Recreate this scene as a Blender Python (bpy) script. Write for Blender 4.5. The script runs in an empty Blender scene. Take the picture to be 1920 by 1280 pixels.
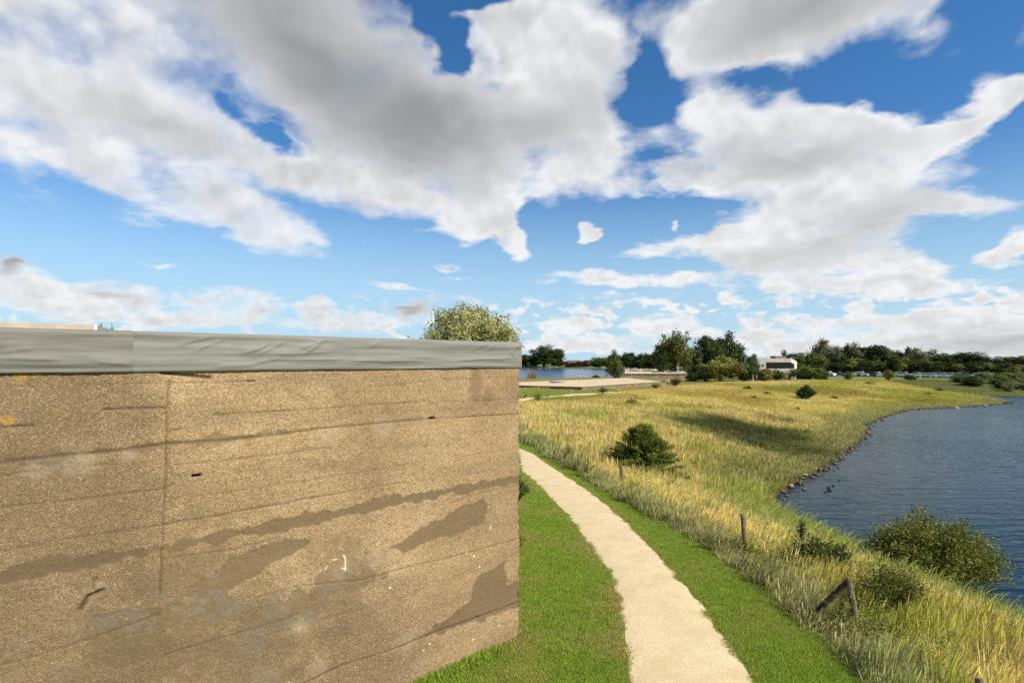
import bpy, bmesh, math, random
import numpy as np
from mathutils import Vector, Matrix

# ------------------------------------------------------------------ camera, sky, sun, exposure
R = math.radians
F, CX, HZ, EYE = 1067.0, 960.0, 676.0, 5.0      # focal length, principal column, horizon row (photo pixels), eye height (m)
sc = bpy.context.scene
COL = sc.collection
cam_d = bpy.data.cameras.new('camera'); cam = bpy.data.objects.new('camera', cam_d); COL.objects.link(cam)
cam_d.sensor_width = 36; cam_d.lens = F / 1920 * 36; cam_d.shift_y = (HZ - 640) / 1920
cam_d.clip_start = 0.1; cam_d.clip_end = 8000
cam.location = (0, 0, EYE); cam.rotation_euler = (R(90), 0, 0)
sc.camera = cam

SUN = Vector((0.66, -0.40, 0.64)).normalized()
sun_d = bpy.data.lights.new('sun', 'SUN'); sun_d.energy = 4.9; sun_d.angle = R(0.53); sun_d.color = (1.0, 0.92, 0.76)
sun = bpy.data.objects.new('sun', sun_d); COL.objects.link(sun)
sun.rotation_euler = SUN.to_track_quat('Z', 'Y').to_euler()
sc.view_settings.view_transform = 'Standard'; sc.view_settings.look = 'None'
sc.view_settings.gamma = 1.0; sc.view_settings.exposure = 0.48
sc.view_settings.use_curve_mapping = False
sc.cycles.max_bounces = 6; sc.cycles.diffuse_bounces = 2; sc.cycles.glossy_bounces = 2
sc.cycles.transmission_bounces = 3; sc.cycles.transparent_max_bounces = 6
sc.cycles.caustics_reflective = False; sc.cycles.caustics_refractive = False
sc.cycles.use_denoising = False

class NT:
    """small node-tree builder"""
    def __init__(s, tree): s.t = tree
    def n(s, typ, ins=None, **kw):
        nd = s.t.nodes.new(typ)
        for k, v in kw.items(): setattr(nd, k, v)
        for k, v in (ins or {}).items(): s.put(nd.inputs[k], v)
        return nd
    def put(s, sock, v):
        if isinstance(v, bpy.types.NodeSocket): s.t.links.new(v, sock)
        elif isinstance(v, bpy.types.Node): s.t.links.new(v.outputs[0], sock)
        else: sock.default_value = v
    def m(s, op, a, b=None, c=None, clamp=False):
        nd = s.t.nodes.new('ShaderNodeMath'); nd.operation = op; nd.use_clamp = clamp
        for i, v in enumerate((a, b, c)):
            if v is not None: s.put(nd.inputs[i], v)
        return nd.outputs[0]
    def mix(s, f, a, b, typ='MIX'):
        nd = s.t.nodes.new('ShaderNodeMix'); nd.data_type = 'RGBA'; nd.blend_type = typ
        s.put(nd.inputs[0], f); s.put(nd.inputs[6], a); s.put(nd.inputs[7], b)
        return nd.outputs[2]
    def ramp(s, f, a, b, lo=0.0, hi=1.0, kind='SMOOTHSTEP'):
        nd = s.t.nodes.new('ShaderNodeMapRange'); nd.interpolation_type = kind
        s.put(nd.inputs[0], f)
        for i, v in ((1, a), (2, b), (3, lo), (4, hi)): s.put(nd.inputs[i], v)
        return nd.outputs[0]
    def noise(s, vec, scale, detail=4, rough=0.55, dist=0.0, dims='3D'):
        nd = s.t.nodes.new('ShaderNodeTexNoise'); nd.noise_dimensions = dims
        if vec is not None: s.put(nd.inputs['Vector'], vec)
        nd.inputs['Scale'].default_value = scale; nd.inputs['Detail'].default_value = detail
        nd.inputs['Roughness'].default_value = rough; nd.inputs['Distortion'].default_value = dist
        return nd
    def vm(s, op, a, b=None):
        nd = s.t.nodes.new('ShaderNodeVectorMath'); nd.operation = op
        s.put(nd.inputs[0], a)
        if b is not None: s.put(nd.inputs[3] if op == 'SCALE' else nd.inputs[1], b)
        return nd.outputs[0]

def azel(px, py):
    dx, dz = (px - CX) / F, (HZ - py) / F
    return math.atan2(dx, 1), math.atan2(dz, math.hypot(dx, 1))

# cloud masses: px, py, half width, half height, turn (deg, clockwise), weight
CLOUDS = [
 (120,120,450,280,12,1.25),(330,270,380,150,18,1.05),(60,230,250,90,10,0.6),(400,395,310,66,13,1.0),(560,430,120,30,10,0.35),
 (600,110,480,210,25,1.2),(830,220,420,130,12,1),(730,340,270,78,4,1),(960,300,250,110,0,0.9),
 (1010,80,250,150,0,1),(1090,190,110,150,10,0.7),(1230,255,70,40,0,0.45),
 (840,110,40,75,25,-1.25),(800,45,35,55,0,-0.8),(880,8,90,22,-8,-0.8),(335,190,55,34,-30,-0.3),(520,262,75,20,10,-0.75),(360,320,80,30,10,-0.4),(430,210,50,22,30,-0.4),
 (1520,25,330,120,-8,1.2),(1310,70,130,90,20,0.7),(1480,150,70,90,-35,0.5),(1720,40,140,60,-30,0.35),(1420,140,120,34,10,-0.55),(1640,185,130,44,8,-0.45),(1215,150,42,75,10,-0.6),(1230,390,110,22,0,-0.5),(1330,385,90,16,0,-0.4),
 (1430,275,230,105,4,1.15),(1345,205,75,65,0,0.8),(1600,265,240,85,6,1),(1270,335,140,42,-8,0.85),
 (1790,245,210,46,-24,0.9),(1905,165,70,70,0,0.6),(1640,355,240,70,0,0.85),(1810,388,150,38,4,0.85),
 (1480,440,190,90,0,1.2),(1290,458,150,36,0,0.85),(1650,440,120,60,0,0.75),(1500,500,260,45,2,0.7),
 (1150,525,210,20,2,0.7),(1560,540,280,22,3,1.01),(1720,535,170,55,22,0.6),(1270,520,60,30,0,0.5),(1160,552,130,9,2,0.4),(1170,567,90,7,0,0.35),
 (900,415,95,48,-22,1.4),(965,450,44,44,0,1.5),(1105,434,28,28,20,1.3),(840,495,60,9,0,0.5),(1255,420,18,12,0,0.6),(1895,470,75,38,-10,0.9),(800,432,55,18,0,0.6),(1370,560,25,14,0,0.87),
 (760,540,140,9,5,0.5),(860,520,60,7,0,0.4),(690,459,40,7,0,0.45),
 (60,545,120,42,0,1.3),(230,560,110,42,0,1.16),(15,503,45,18,0,0.75),(430,570,110,38,0,1.3),(585,570,48,26,0,1.38),(295,497,50,9,0,0.55),
 (660,603,150,26,0,1.16),(770,580,60,18,0,1.01),(230,595,380,26,0,1.09),(880,600,140,22,0,0.72),
 (1060,610,100,24,0,1.01),(1255,612,110,30,0,1.16),(1420,640,140,30,0,1.01),(1620,612,180,36,3,1.23),(1800,605,170,36,0,1.23),(1900,632,150,40,0,1.3),(1650,655,420,24,0,1.01),(1080,650,200,22,0,0.87),
]
GREYS = [(590,95,460,170,30,1.35),(800,225,300,105,14,.5),(960,240,250,90,0,.5),(1520,15,270,80,-6,.9),(1480,295,280,52,4,.55),(1620,425,120,50,0,.6),
 (20,503,50,22,0,1.0),(770,580,70,22,0,.9),(1850,640,220,34,0,.5),(1480,480,250,34,0,.45),(250,200,260,100,15,.22),(1100,190,120,110,0,.25),
 (200,548,60,14,0,.5),(1700,370,160,40,0,.35),(420,300,200,60,15,.25)]

def build_world():
    w = bpy.data.worlds.new('World'); sc.world = w; w.use_nodes = True
    N = NT(w.node_tree); w.node_tree.nodes.clear()
    out = N.n('ShaderNodeOutputWorld'); bg = N.n('ShaderNodeBackground'); w.node_tree.links.new(bg.outputs[0], out.inputs[0])
    sky = N.n('ShaderNodeTexSky'); sky.sky_type = 'NISHITA'; sky.sun_disc = False
    sky.sun_elevation = math.asin(SUN.z); sky.sun_rotation = math.atan2(SUN.x, SUN.y)
    sky.air_density = 0.9; sky.dust_density = 0.0; sky.ozone_density = 3.5; sky.altitude = 0
    tc = N.n('ShaderNodeTexCoord').outputs['Generated']
    sep = N.n('ShaderNodeSeparateXYZ', {0: tc})
    x, y, z = sep.outputs
    az = N.m('ARCTAN2', x, y); el = N.m('ARCSINE', z)
    zc = N.m('MAXIMUM', z, 0.0)
    def plane(off):
        inv = N.m('DIVIDE', 1.0, N.m('ADD', zc, off))
        return N.n('ShaderNodeCombineXYZ', {0: N.m('MULTIPLY', x, inv), 1: N.m('MULTIPLY', y, inv), 2: 0.37}).outputs[0]
    P = plane(0.22); P2 = plane(0.262)
    A = N.n('ShaderNodeCombineXYZ', {0: az, 1: el, 2: 0.0}).outputs[0]
    A0 = A
    wn = N.noise(P, 2.2, 3, 0.6)
    amp = N.ramp(el, 0.0, 0.35, 0.025, 0.085, 'LINEAR')
    warp = N.vm('SCALE', N.vm('SUBTRACT', wn.outputs['Color'], (0.5, 0.5, 0.5)), amp)
    A = N.vm('ADD', A, N.vm('MULTIPLY', warp, (1.0, 0.7, 0.0)))
    w2 = N.noise(P, 6.0, 4, 0.55)
    A = N.vm('ADD', A, N.vm('MULTIPLY', N.vm('SCALE', N.vm('SUBTRACT', w2.outputs['Color'], (0.5, 0.5, 0.5)), N.ramp(el, 0.0, 0.4, 0.030, 0.085, 'LINEAR')), (1.0, 0.8, 0.0)))
    def field(items):
        tot = None
        for px, py, rx, ry, rot, wt in items:
            a0, e0 = azel(px, py)
            sx = (azel(px + 5, py)[0] - azel(px - 5, py)[0]) / 10
            sy = -(azel(px, py + 5)[1] - azel(px, py - 5)[1]) / 10
            mp = N.n('ShaderNodeMapping'); mp.vector_type = 'TEXTURE'; N.put(mp.inputs[0], A)
            mp.inputs[1].default_value = (a0, e0, 0); mp.inputs[2].default_value = (0, 0, -R(rot))
            mp.inputs[3].default_value = (rx * 1.06 * sx, ry * 1.06 * sy, 1)
            g = N.n('ShaderNodeTexGradient'); g.gradient_type = 'QUADRATIC_SPHERE' if False else 'SPHERICAL'; N.put(g.inputs[0], mp.outputs[0])
            tot = N.m('MULTIPLY', g.outputs[1], wt) if tot is None else N.m('MULTIPLY_ADD', g.outputs[1], wt, tot)
        return tot
    B = N.m('MINIMUM', field(CLOUDS), 0.72)
    G = field(GREYS)
    # beyond the picture the same broken cumulus cover goes on
    low = N.noise(P, 0.9, 2, 0.5).outputs[0]
    away = N.m('MAXIMUM', N.ramp(N.m('ABSOLUTE', az), 0.74, 0.95), N.ramp(el, 0.56, 0.72))
    B = N.m('ADD', B, N.m('MULTIPLY', away, N.ramp(low, 0.36, 0.62, -0.1, 0.75)))
    Pw = N.vm('ADD', P, N.vm('SCALE', N.vm('SUBTRACT', N.noise(P, 5.0, 4, 0.6).outputs['Color'], (0.5, 0.5, 0.5)), 0.22))
    Aw = N.vm('ADD', A0, N.vm('SCALE', N.vm('SUBTRACT', N.noise(A0, 16.0, 3, 0.6).outputs['Color'], (0.5, 0.5, 0.5)), 0.045))
    def puff(v, scale):
        vo = N.n('ShaderNodeTexVoronoi', {'Vector': v}); vo.feature = 'SMOOTH_F1'; vo.voronoi_dimensions = '2D'
        vo.normalize = True
        vo.inputs['Scale'].default_value = scale; vo.inputs['Detail'].default_value = 2.5; vo.inputs['Roughness'].default_value = 0.5
        vo.inputs['Lacunarity'].default_value = 2.2; vo.inputs['Smoothness'].default_value = 0.6
        return N.m('SUBTRACT', 1.0, N.m('MULTIPLY', vo.outputs['Distance'], 1.9))
    Aup = N.vm('ADD', Aw, (0.006, 0.022, 0.0)); Aup2 = N.vm('ADD', Aw, (0.003, 0.010, 0.0))
    hi = N.ramp(el, 0.09, 0.2)
    def both(v, w_):
        a, b = puff(v, 9.0), puff(w_, 25.0)
        return N.m('MULTIPLY_ADD', N.m('SUBTRACT', a, b), hi, b)
    p1 = both(Aw, Aw); p2 = both(Aup, Aup2)
    f1 = N.noise(P, 3.2, 7, 0.53, 0.5).outputs[0]
    fine = N.noise(Pw, 15.0, 5, 0.6, 0.3).outputs[0]
    D = N.m('ADD', N.m('MULTIPLY', N.m('SUBTRACT', f1, 0.5), 1.9), N.m('MULTIPLY', N.m('SUBTRACT', fine, 0.5), 0.42))
    D = N.m('MULTIPLY_ADD', N.m('SUBTRACT', p1, 0.3), 0.55, D)
    D = N.m('ADD', N.m('ADD', N.m('MULTIPLY', B, 1.5), D), -0.40)
    D = N.m('MULTIPLY_ADD', N.ramp(G, 0.1, 0.9), 0.40, D)
    # rows of small fair-weather cumulus low over the horizon, all round
    rowv = N.n('ShaderNodeMapping'); N.put(rowv.inputs[0], A0); rowv.inputs[3].default_value = (1.0, 2.6, 1.0)
    rows = N.noise(rowv.outputs[0], 21.0, 5, 0.5, 0.5).outputs[0]
    band = N.m('MULTIPLY', N.ramp(el, 0.0, 0.012), N.ramp(el, 0.085, 0.125, 1.0, 0.0))
    Dr = N.m('MULTIPLY', N.m('SUBTRACT', N.m('MULTIPLY_ADD', N.m('SUBTRACT', p1, 0.3), 0.22, rows), 0.52), N.m('MULTIPLY', band, 5.0))
    D = N.m('MAXIMUM', D, Dr)
    # firm edged cumulus to the right of the view, torn thin cloud to the left
    soft = N.m('ADD', N.ramp(az, -0.35, 0.15, 0.45, 0.16), N.ramp(low, 0.35, 0.65, 0.34, 0.70))
    alpha = N.m('POWER', N.ramp(D, 0.0, soft), 0.8)
    relief = N.m('SUBTRACT', p1, p2)
    lightv = N.m('MULTIPLY_ADD', relief, N.m('MULTIPLY_ADD', hi, 0.35, 0.55), N.m('MULTIPLY', N.m('SUBTRACT', fine, 0.5), 0.10))
    lightv = N.m('MULTIPLY_ADD', N.m('SUBTRACT', f1, 0.5), -0.28, lightv)
    lightv = N.m('MULTIPLY', lightv, N.m('SUBTRACT', 1.0, N.m('MULTIPLY', N.ramp(G, 0.0, 0.5), 0.9)))
    shade = N.m('SUBTRACT', N.m('MULTIPLY_ADD', N.ramp(D, 0.30, 1.45), 0.36, N.m('MULTIPLY', G, N.m('MULTIPLY_ADD', f1, 1.2, 0.40))), lightv)
    shade = N.m('MAXIMUM', shade, 0.0)
    shade = N.m('SUBTRACT', 1.0, N.m('EXPONENT', N.m('MULTIPLY', shade, -0.95)))
    white = (0.745, 0.745, 0.75, 1); grey = (0.165, 0.176, 0.18, 1)
    ccol = N.mix(shade, white, grey)
    ccol = N.mix(1.0, ccol, (10.0, 10.0, 10.0, 1), 'MULTIPLY')
    hs = N.n('ShaderNodeHueSaturation', {'Saturation': 1.24, 'Value': 1.12, 'Color': sky.outputs[0]})
    blue = N.mix(N.ramp(el, 0.0, 0.34, 0.95, 0.0), hs.outputs[0], (3.9, 5.7, 7.0, 1))    # pale moist air low over the land
    colr = N.mix(N.m('MULTIPLY', alpha, 0.97), blue, ccol)
    N.put(bg.inputs[0], colr); bg.inputs[1].default_value = 0.088
    w.cycles.sampling_method = 'MANUAL'; w.cycles.sample_map_resolution = 512
build_world()

# ------------------------------------------------------------------ helpers
rng = np.random.default_rng(7)
random.seed(7)
def gx(px, d): return (px - CX) / F * d                 # photo column at depth d -> world x
def gz(py, d): return EYE - (py - HZ) / F * d           # photo row at depth d -> world z
def gnd(px, py, z=0.0):                                 # where the sight line meets level z
    d = (EYE - z) * F / (py - HZ); return (gx(px, d), d)

def _hash(ix, iy, seed):
    h = (ix.astype(np.int64) * 374761393 + iy.astype(np.int64) * 668265263 + seed * 974634777) & 0x7fffffff
    h = ((h ^ (h >> 13)) * 1274126177) & 0x7fffffff
    return ((h ^ (h >> 16)) & 0xffff) / 65535.0
def vnoise(x, y, seed=0):
    x, y = np.asarray(x, float), np.asarray(y, float)
    ix, iy = np.floor(x), np.floor(y); fx, fy = x - ix, y - iy
    ux, uy = fx * fx * (3 - 2 * fx), fy * fy * (3 - 2 * fy)
    a, b = _hash(ix, iy, seed), _hash(ix + 1, iy, seed)
    c, d = _hash(ix, iy + 1, seed), _hash(ix + 1, iy + 1, seed)
    return (a + (b - a) * ux) * (1 - uy) + (c + (d - c) * ux) * uy
def fbm(x, y, seed=0, oct=4, gain=0.5):
    t, a, s = 0, 1, 0
    for o in range(oct):
        t = t + a * vnoise(x * 2 ** o + 17.3 * o, y * 2 ** o - 9.1 * o, seed + o); s += a; a *= gain
    return t / s
def sstep(x, a, b):
    t = np.clip((np.asarray(x, float) - a) / (b - a), 0, 1); return t * t * (3 - 2 * t)
def seg_dist(x, y, pts, closed=False):
    pts = np.asarray(pts, float); best = np.full(np.shape(x), 1e9)
    n = len(pts)
    for i in range(n if closed else n - 1):
        a, b = pts[i], pts[(i + 1) % n]; ab = b - a; L = max(ab @ ab, 1e-12)
        t = np.clip(((x - a[0]) * ab[0] + (y - a[1]) * ab[1]) / L, 0, 1)
        best = np.minimum(best, np.hypot(x - a[0] - t * ab[0], y - a[1] - t * ab[1]))
    return best
def inside(x, y, pts):
    pts = np.asarray(pts, float); r = np.zeros(np.shape(x), bool); n = len(pts)
    for i in range(n):
        (x1, y1), (x2, y2) = pts[i], pts[(i + 1) % n]
        if y1 == y2: continue
        r ^= ((y1 > y) != (y2 > y)) & (x < (x2 - x1) * (y - y1) / (y2 - y1) + x1)
    return r
def sdf(x, y, pts):                                     # > 0 outside the polygon
    d = seg_dist(x, y, pts, True); return np.where(inside(x, y, pts), -d, d)

def mesh(name, V, Fc, mat=None, smooth=False, attrs=None, k=None):
    """V (n,3); Fc list of faces or an (m,k) array"""
    me = bpy.data.meshes.new(name)
    V = np.asarray(V, np.float32)
    if isinstance(Fc, np.ndarray):
        m, k = Fc.shape
        me.vertices.add(len(V)); me.vertices.foreach_set('co', V.ravel())
        me.loops.add(m * k); me.loops.foreach_set('vertex_index', Fc.astype(np.int32).ravel())
        me.polygons.add(m); me.polygons.foreach_set('loop_start', np.arange(0, m * k, k, dtype=np.int32))
        me.update(calc_edges=True)
    else:
        me.from_pydata(V.tolist(), [], [list(f) for f in Fc]); me.update()
    if smooth: me.polygons.foreach_set('use_smooth', np.ones(len(me.polygons), bool))
    for nm, arr in (attrs or {}).items():
        arr = np.asarray(arr, np.float32)
        if arr.ndim == 1:
            me.attributes.new(nm, 'FLOAT', 'POINT').data.foreach_set('value', arr)
        else:
            if arr.shape[1] == 3: arr = np.c_[arr, np.ones(len(arr), np.float32)]
            me.attributes.new(nm, 'FLOAT_COLOR', 'POINT').data.foreach_set('color', arr.ravel())
    if mat: me.materials.append(mat)
    return me
def obj(name, me, parent=None, loc=(0, 0, 0), label=None, cat=None, group=None, kind=None):
    o = bpy.data.objects.new(name, me); COL.objects.link(o); o.location = loc
    if parent is not None: o.parent = parent
    return tag(o, label, cat, group, kind)
def tag(o, label=None, cat=None, group=None, kind=None):
    for k_, v in (('label', label), ('category', cat), ('group', group), ('kind', kind)):
        if v: o[k_] = v
    return o
class MB:
    """collects simple solids into one mesh"""
    def __init__(s): s.V = []; s.F = []
    def add(s, V, Fc):
        b = len(s.V); s.V += [tuple(v) for v in V]; s.F += [[b + i for i in f] for f in Fc]; return s
    def box(s, x0, x1, y0, y1, z0, z1):
        V = [(x, y, z) for z in (z0, z1) for y in (y0, y1) for x in (x0, x1)]
        return s.add(V, [(0, 2, 3, 1), (4, 5, 7, 6), (0, 1, 5, 4), (2, 6, 7, 3), (0, 4, 6, 2), (1, 3, 7, 5)])
    def prism(s, poly, z0, z1):
        n = len(poly); V = [(p[0], p[1], z0) for p in poly] + [(p[0], p[1], z1) for p in poly]
        return s.add(V, [tuple(range(n))[::-1], tuple(range(n, 2 * n))] + [(i, (i + 1) % n, n + (i + 1) % n, n + i) for i in range(n)])
    def hull8(s, V):                                     # 4 bottom + 4 top corners, any shape
        return s.add(V, [(0, 3, 2, 1), (4, 5, 6, 7), (0, 1, 5, 4), (1, 2, 6, 5), (2, 3, 7, 6), (3, 0, 4, 7)])
    def tube(s, pts, rad, n=6, cap=True):
        pts = [Vector(p) for p in pts]; b = len(s.V)
        for i, p in enumerate(pts):
            t = (pts[min(i + 1, len(pts) - 1)] - pts[max(i - 1, 0)]).normalized()
            u = t.cross(Vector((0.31, 0.95, 0.05))).normalized(); v = t.cross(u)
            for k_ in range(n):
                a = 2 * math.pi * k_ / n; s.V.append(tuple(p + (u * math.cos(a) + v * math.sin(a)) * rad[i]))
        for i in range(len(pts) - 1):
            for k_ in range(n):
                q = (k_ + 1) % n; s.F.append([b + i * n + k_, b + i * n + q, b + (i + 1) * n + q, b + (i + 1) * n + k_])
        if cap: s.F.append([b + (len(pts) - 1) * n + k_ for k_ in range(n)]); s.F.append([b + k_ for k_ in range(n)][::-1])
        return s
    def mesh(s, name, mat, smooth=False): 
        me = mesh(name, s.V, s.F, mat, smooth)
        bm = bmesh.new(); bm.from_mesh(me); bmesh.ops.recalc_face_normals(bm, faces=bm.faces); bm.to_mesh(me); bm.free()
        return me
    def build(s, name, mat, parent=None, smooth=False, **kw): return obj(name, s.mesh(name, mat, smooth), parent, **kw)

# ------------------------------------------------------------------ materials
def material(name):
    m = bpy.data.materials.new(name); m.use_nodes = True; m.node_tree.nodes.clear()
    N = NT(m.node_tree); out = N.n('ShaderNodeOutputMaterial'); return m, N, out
def finish(N, out, color, rough=0.9, bump=None, dist=0.01, strength=1.0, spec=0.3, translucent=0.0, tcol=None):
    p = N.n('ShaderNodeBsdfPrincipled'); N.put(p.inputs['Base Color'], color); N.put(p.inputs['Roughness'], rough)
    p.inputs['Specular IOR Level'].default_value = spec
    if bump is not None:
        b = N.n('ShaderNodeBump', {'Height': bump, 'Distance': dist, 'Strength': strength}); N.put(p.inputs['Normal'], b.outputs[0])
    sh = p.outputs[0]
    if translucent > 0:
        tr = N.n('ShaderNodeBsdfTranslucent'); N.put(tr.inputs[0], color if tcol is None else tcol)
        mx = N.n('ShaderNodeMixShader'); mx.inputs[0].default_value = translucent
        N.put(mx.inputs[1], sh); N.put(mx.inputs[2], tr.outputs[0]); sh = mx.outputs[0]
    N.put(out.inputs[0], sh); return p
def attr(N, name, typ='GEOMETRY'):
    a = N.n('ShaderNodeAttribute'); a.attribute_name = name; a.attribute_type = typ; return a
def plain(name, col, rough=0.8, var=0.25, scale=6.0, bump=0.004, spec=0.3, metal=0.0):
    m, N, out = material(name)
    pos = N.n('ShaderNodeTexCoord').outputs['Object']
    n1 = N.noise(pos, scale, 5, 0.6).outputs[0]
    c = N.mix(N.ramp(n1, 0.3, 0.7), tuple(v * (1 - var) for v in col) + (1,), tuple(min(1, v * (1 + var)) for v in col) + (1,))
    p = finish(N, out, c, rough, n1, bump, 1.0, spec); p.inputs['Metallic'].default_value = metal
    return m
def leaf_mat(name, c0, c1, c2, trans=0.35, rough=0.55):
    """leaf colours vary from leaf to leaf (attribute v) and from tree to tree"""
    m, N, out = material(name)
    v = attr(N, 'v').outputs['Fac']
    inf = N.n('ShaderNodeObjectInfo').outputs['Random']
    c = N.mix(N.ramp(v, 0.0, 0.55, kind='LINEAR'), c0 + (1,), c1 + (1,)); c = N.mix(N.ramp(v, 0.5, 1.0, kind='LINEAR'), c, c2 + (1,))
    hs = N.n('ShaderNodeHueSaturation', {'Hue': N.m('MULTIPLY_ADD', inf, 0.03, 0.485), 'Saturation': 1.0, 'Value': N.m('MULTIPLY_ADD', inf, 0.4, 0.8), 'Color': c})
    finish(N, out, hs.outputs[0], rough, spec=0.25, translucent=trans)
    return m
def instance_leaf(name, trans=0.35, rough=0.6):
    """grass: colour carried by every clump (gcol), paler towards the dry tips (h)"""
    m, N, out = material(name)
    gc = attr(N, 'gcol', 'INSTANCER').outputs['Color']
    tip = attr(N, 'tipc', 'INSTANCER').outputs['Color']
    h = attr(N, 'h').outputs['Fac']; v = attr(N, 'v').outputs['Fac']
    c = N.mix(h, gc, tip)
    hs = N.n('ShaderNodeHueSaturation', {'Hue': N.m('MULTIPLY_ADD', v, 0.03, 0.485), 'Saturation': N.m('MULTIPLY_ADD', v, 0.3, 0.85), 'Value': N.m('MULTIPLY_ADD', v, 0.7, 0.74), 'Color': c})
    finish(N, out, hs.outputs[0], rough, spec=0.2, translucent=trans)
    return m

M = {}
M['bark'] = plain('bark', (0.10, 0.08, 0.06), 0.95, 0.4, 9, 0.02)
M['post_wood'] = plain('weathered_post_wood', (0.16, 0.125, 0.095), 0.95, 0.45, 14, 0.012)
M['dark_wood'] = plain('tarred_post_wood', (0.045, 0.036, 0.03), 0.9, 0.5, 14, 0.012)
M['grey_post'] = plain('bleached_post_wood', (0.42, 0.38, 0.31), 0.95, 0.3, 12, 0.01)
M['white_plastic'] = plain('white_plastic', (0.75, 0.75, 0.72), 0.4, 0.05, 5, 0.0)
M['stone'] = plain('shore_stone', (0.12, 0.088, 0.062), 0.9, 0.5, 3.5, 0.03)
M['far_concrete'] = plain('pale_concrete', (0.42, 0.405, 0.365), 0.9, 0.12, 1.2, 0.01)
M['sunlit_concrete'] = plain('sunlit_concrete', (0.58, 0.55, 0.47), 0.9, 0.10, 1.2, 0.01)  # lighter copy of pale concrete, sunlight on the right side put into its colour
M['brown_concrete'] = plain('weathered_brown_concrete', (0.204, 0.162, 0.111), 0.95, 0.35, 0.9, 0.02)
M['brick'] = plain('brown_rooftop_brick', (0.20, 0.145, 0.105), 0.95, 0.2, 8, 0.01)
M['bitumen'] = plain('grey_bitumen_edge', (0.102, 0.098, 0.089), 0.7, 0.25, 1.5, 0.01)
M['sand_roof'] = plain('sandy_roof_gravel', (0.510, 0.399, 0.255), 0.95, 0.12, 0.7, 0.01)
M['skylight'] = plain('grey_skylight', (0.22, 0.24, 0.26), 0.35, 0.15, 2, 0.0)
M['dark_glass'] = plain('dark_glass', (0.012, 0.014, 0.016), 0.08, 0.1, 2, 0.0, 0.5)
M['white_paint'] = plain('white_paint', (0.72, 0.72, 0.70), 0.5, 0.05, 3, 0.0)
M['blue_print'] = plain('blue_print', (0.10, 0.13, 0.30), 0.6, 0.05, 3, 0.0)
M['red_roof'] = plain('red_roof_tile', (0.15, 0.085, 0.065), 0.9, 0.2, 3, 0.01)

# ------------------------------------------------------------------ land: shores, path, heights
ZR, ZL = -2.0, -1.0                                     # right-hand lake, left-hand lake
SHORE = [(60, -40), (30, -14), (19, 0), (14.6, 9), (13.3, 14), (12.7, 18.5), (12.2, 22), (12.2, 26), (12.9, 28.5), (16.6, 32.9), (20.3, 37), (26.4, 44.7), (34, 54.5),
         (37.9, 61.2), (45.1, 69.8), (56.3, 81.2), (65.2, 84.9), (74, 88.9), (82.4, 94.5), (85.5, 99), (86.5, 105), (91, 112.5), (110, 113), (160, 118), (420, 150), (420, -40)]
LAKE = [(-420, 176), (-60, 176), (-5, 174), (14, 178), (30, 180), (44, 190), (54, 215), (66, 270), (84, 360), (100, 430), (70, 486), (0, 497), (-60, 500), (-420, 520)]
PL = [(1186, 1330), (1181, 1276), (1174, 1194), (1159, 1122), (1140, 1070), (1106, 1021), (1065, 965), (1024, 924), (997, 897), (977, 880)]
PR = [(1440, 1330), (1408, 1269), (1357, 1197), (1312, 1130), (1260, 1068), (1192, 995), (1140, 948), (1091, 912), (1035, 875), (977, 836)]
GB = [(1640, 1330), (1606, 1269), (1530, 1194), (1440, 1111), (1391, 1077), (1320, 1025), (1260, 991), (1192, 957), (1110, 909), (1035, 862), (977, 826)]
pl = [(1.4, 4.0)] + [gnd(*p) for p in PL]; pr = [(3.3, 4.0)] + [gnd(*p) for p in PR]; gb = [(5.4, 4.0)] + [gnd(*p) for p in GB]
MID = [(-0.65, 32), (-1.3, 38), (-2.0, 48), (-2.0, 58), (-0.5, 69), (3.0, 77), (8, 82.5), (15, 88), (22, 96), (28.6, 106), (36, 114.5), (45, 124), (56, 133), (75, 140), (100, 148)]
def interp_x(curve, y):
    c = sorted(curve, key=lambda p: p[1]); return np.interp(y, [p[1] for p in c], [p[0] for p in c])
def height(x, y):
    x, y = np.asarray(x, float), np.asarray(y, float)
    s = sdf(x, y, SHORE)
    W = np.interp(y, [0, 15, 30, 60, 90, 130], [6.0, 6.5, 9.5, 22, 30, 26])
    far = x > 88
    prof = np.where(s > 0, -2.08 + 2.08 * (0.35 * np.clip(s / W, 0, 1) + 0.65 * sstep(s, -0.1 * W, W)), -2.08 + np.maximum(s * 0.45, -1.6))
    # the bank swells a little before it meets the path
    prof = prof + (0.35 * np.exp(-((x - 72) ** 2 / 500 + (y - 118) ** 2 / 260)) + 0.55 * np.exp(-((x - 79) ** 2 / 60 + (y - 106) ** 2 / 60))) * (s > 0)
    z = prof
    z = z - 0.7 * np.exp(-((x - 20.5) / 6.5) ** 2 - ((y - 49) / 8.0) ** 2)
    l = sdf(x, y, LAKE)
    z = np.where((l < 14) & (y > 120), np.where(l > 0, np.minimum(z, -1.08 + 1.08 * sstep(l, -1, 14)), -1.08 + np.maximum(l * 0.3, -1.5)), z)
    rough = sstep(x - interp_x(gb, np.minimum(y, 35)), 0.3, 2.5) * sstep(s, 0, 1.5)
    z = z + rough * ((fbm(x * 0.35, y * 0.35, 3, 3) - 0.5) * 0.30)
    return z
def zone(x, y):
    """signed distances used for planting"""
    s = sdf(x, y, SHORE)
    near = y < 33
    dpath = np.where(near, np.maximum(interp_x(pl, y) - x, x - interp_x(pr, y)), seg_dist(x, y, MID) - 0.95)
    return s, dpath

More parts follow.
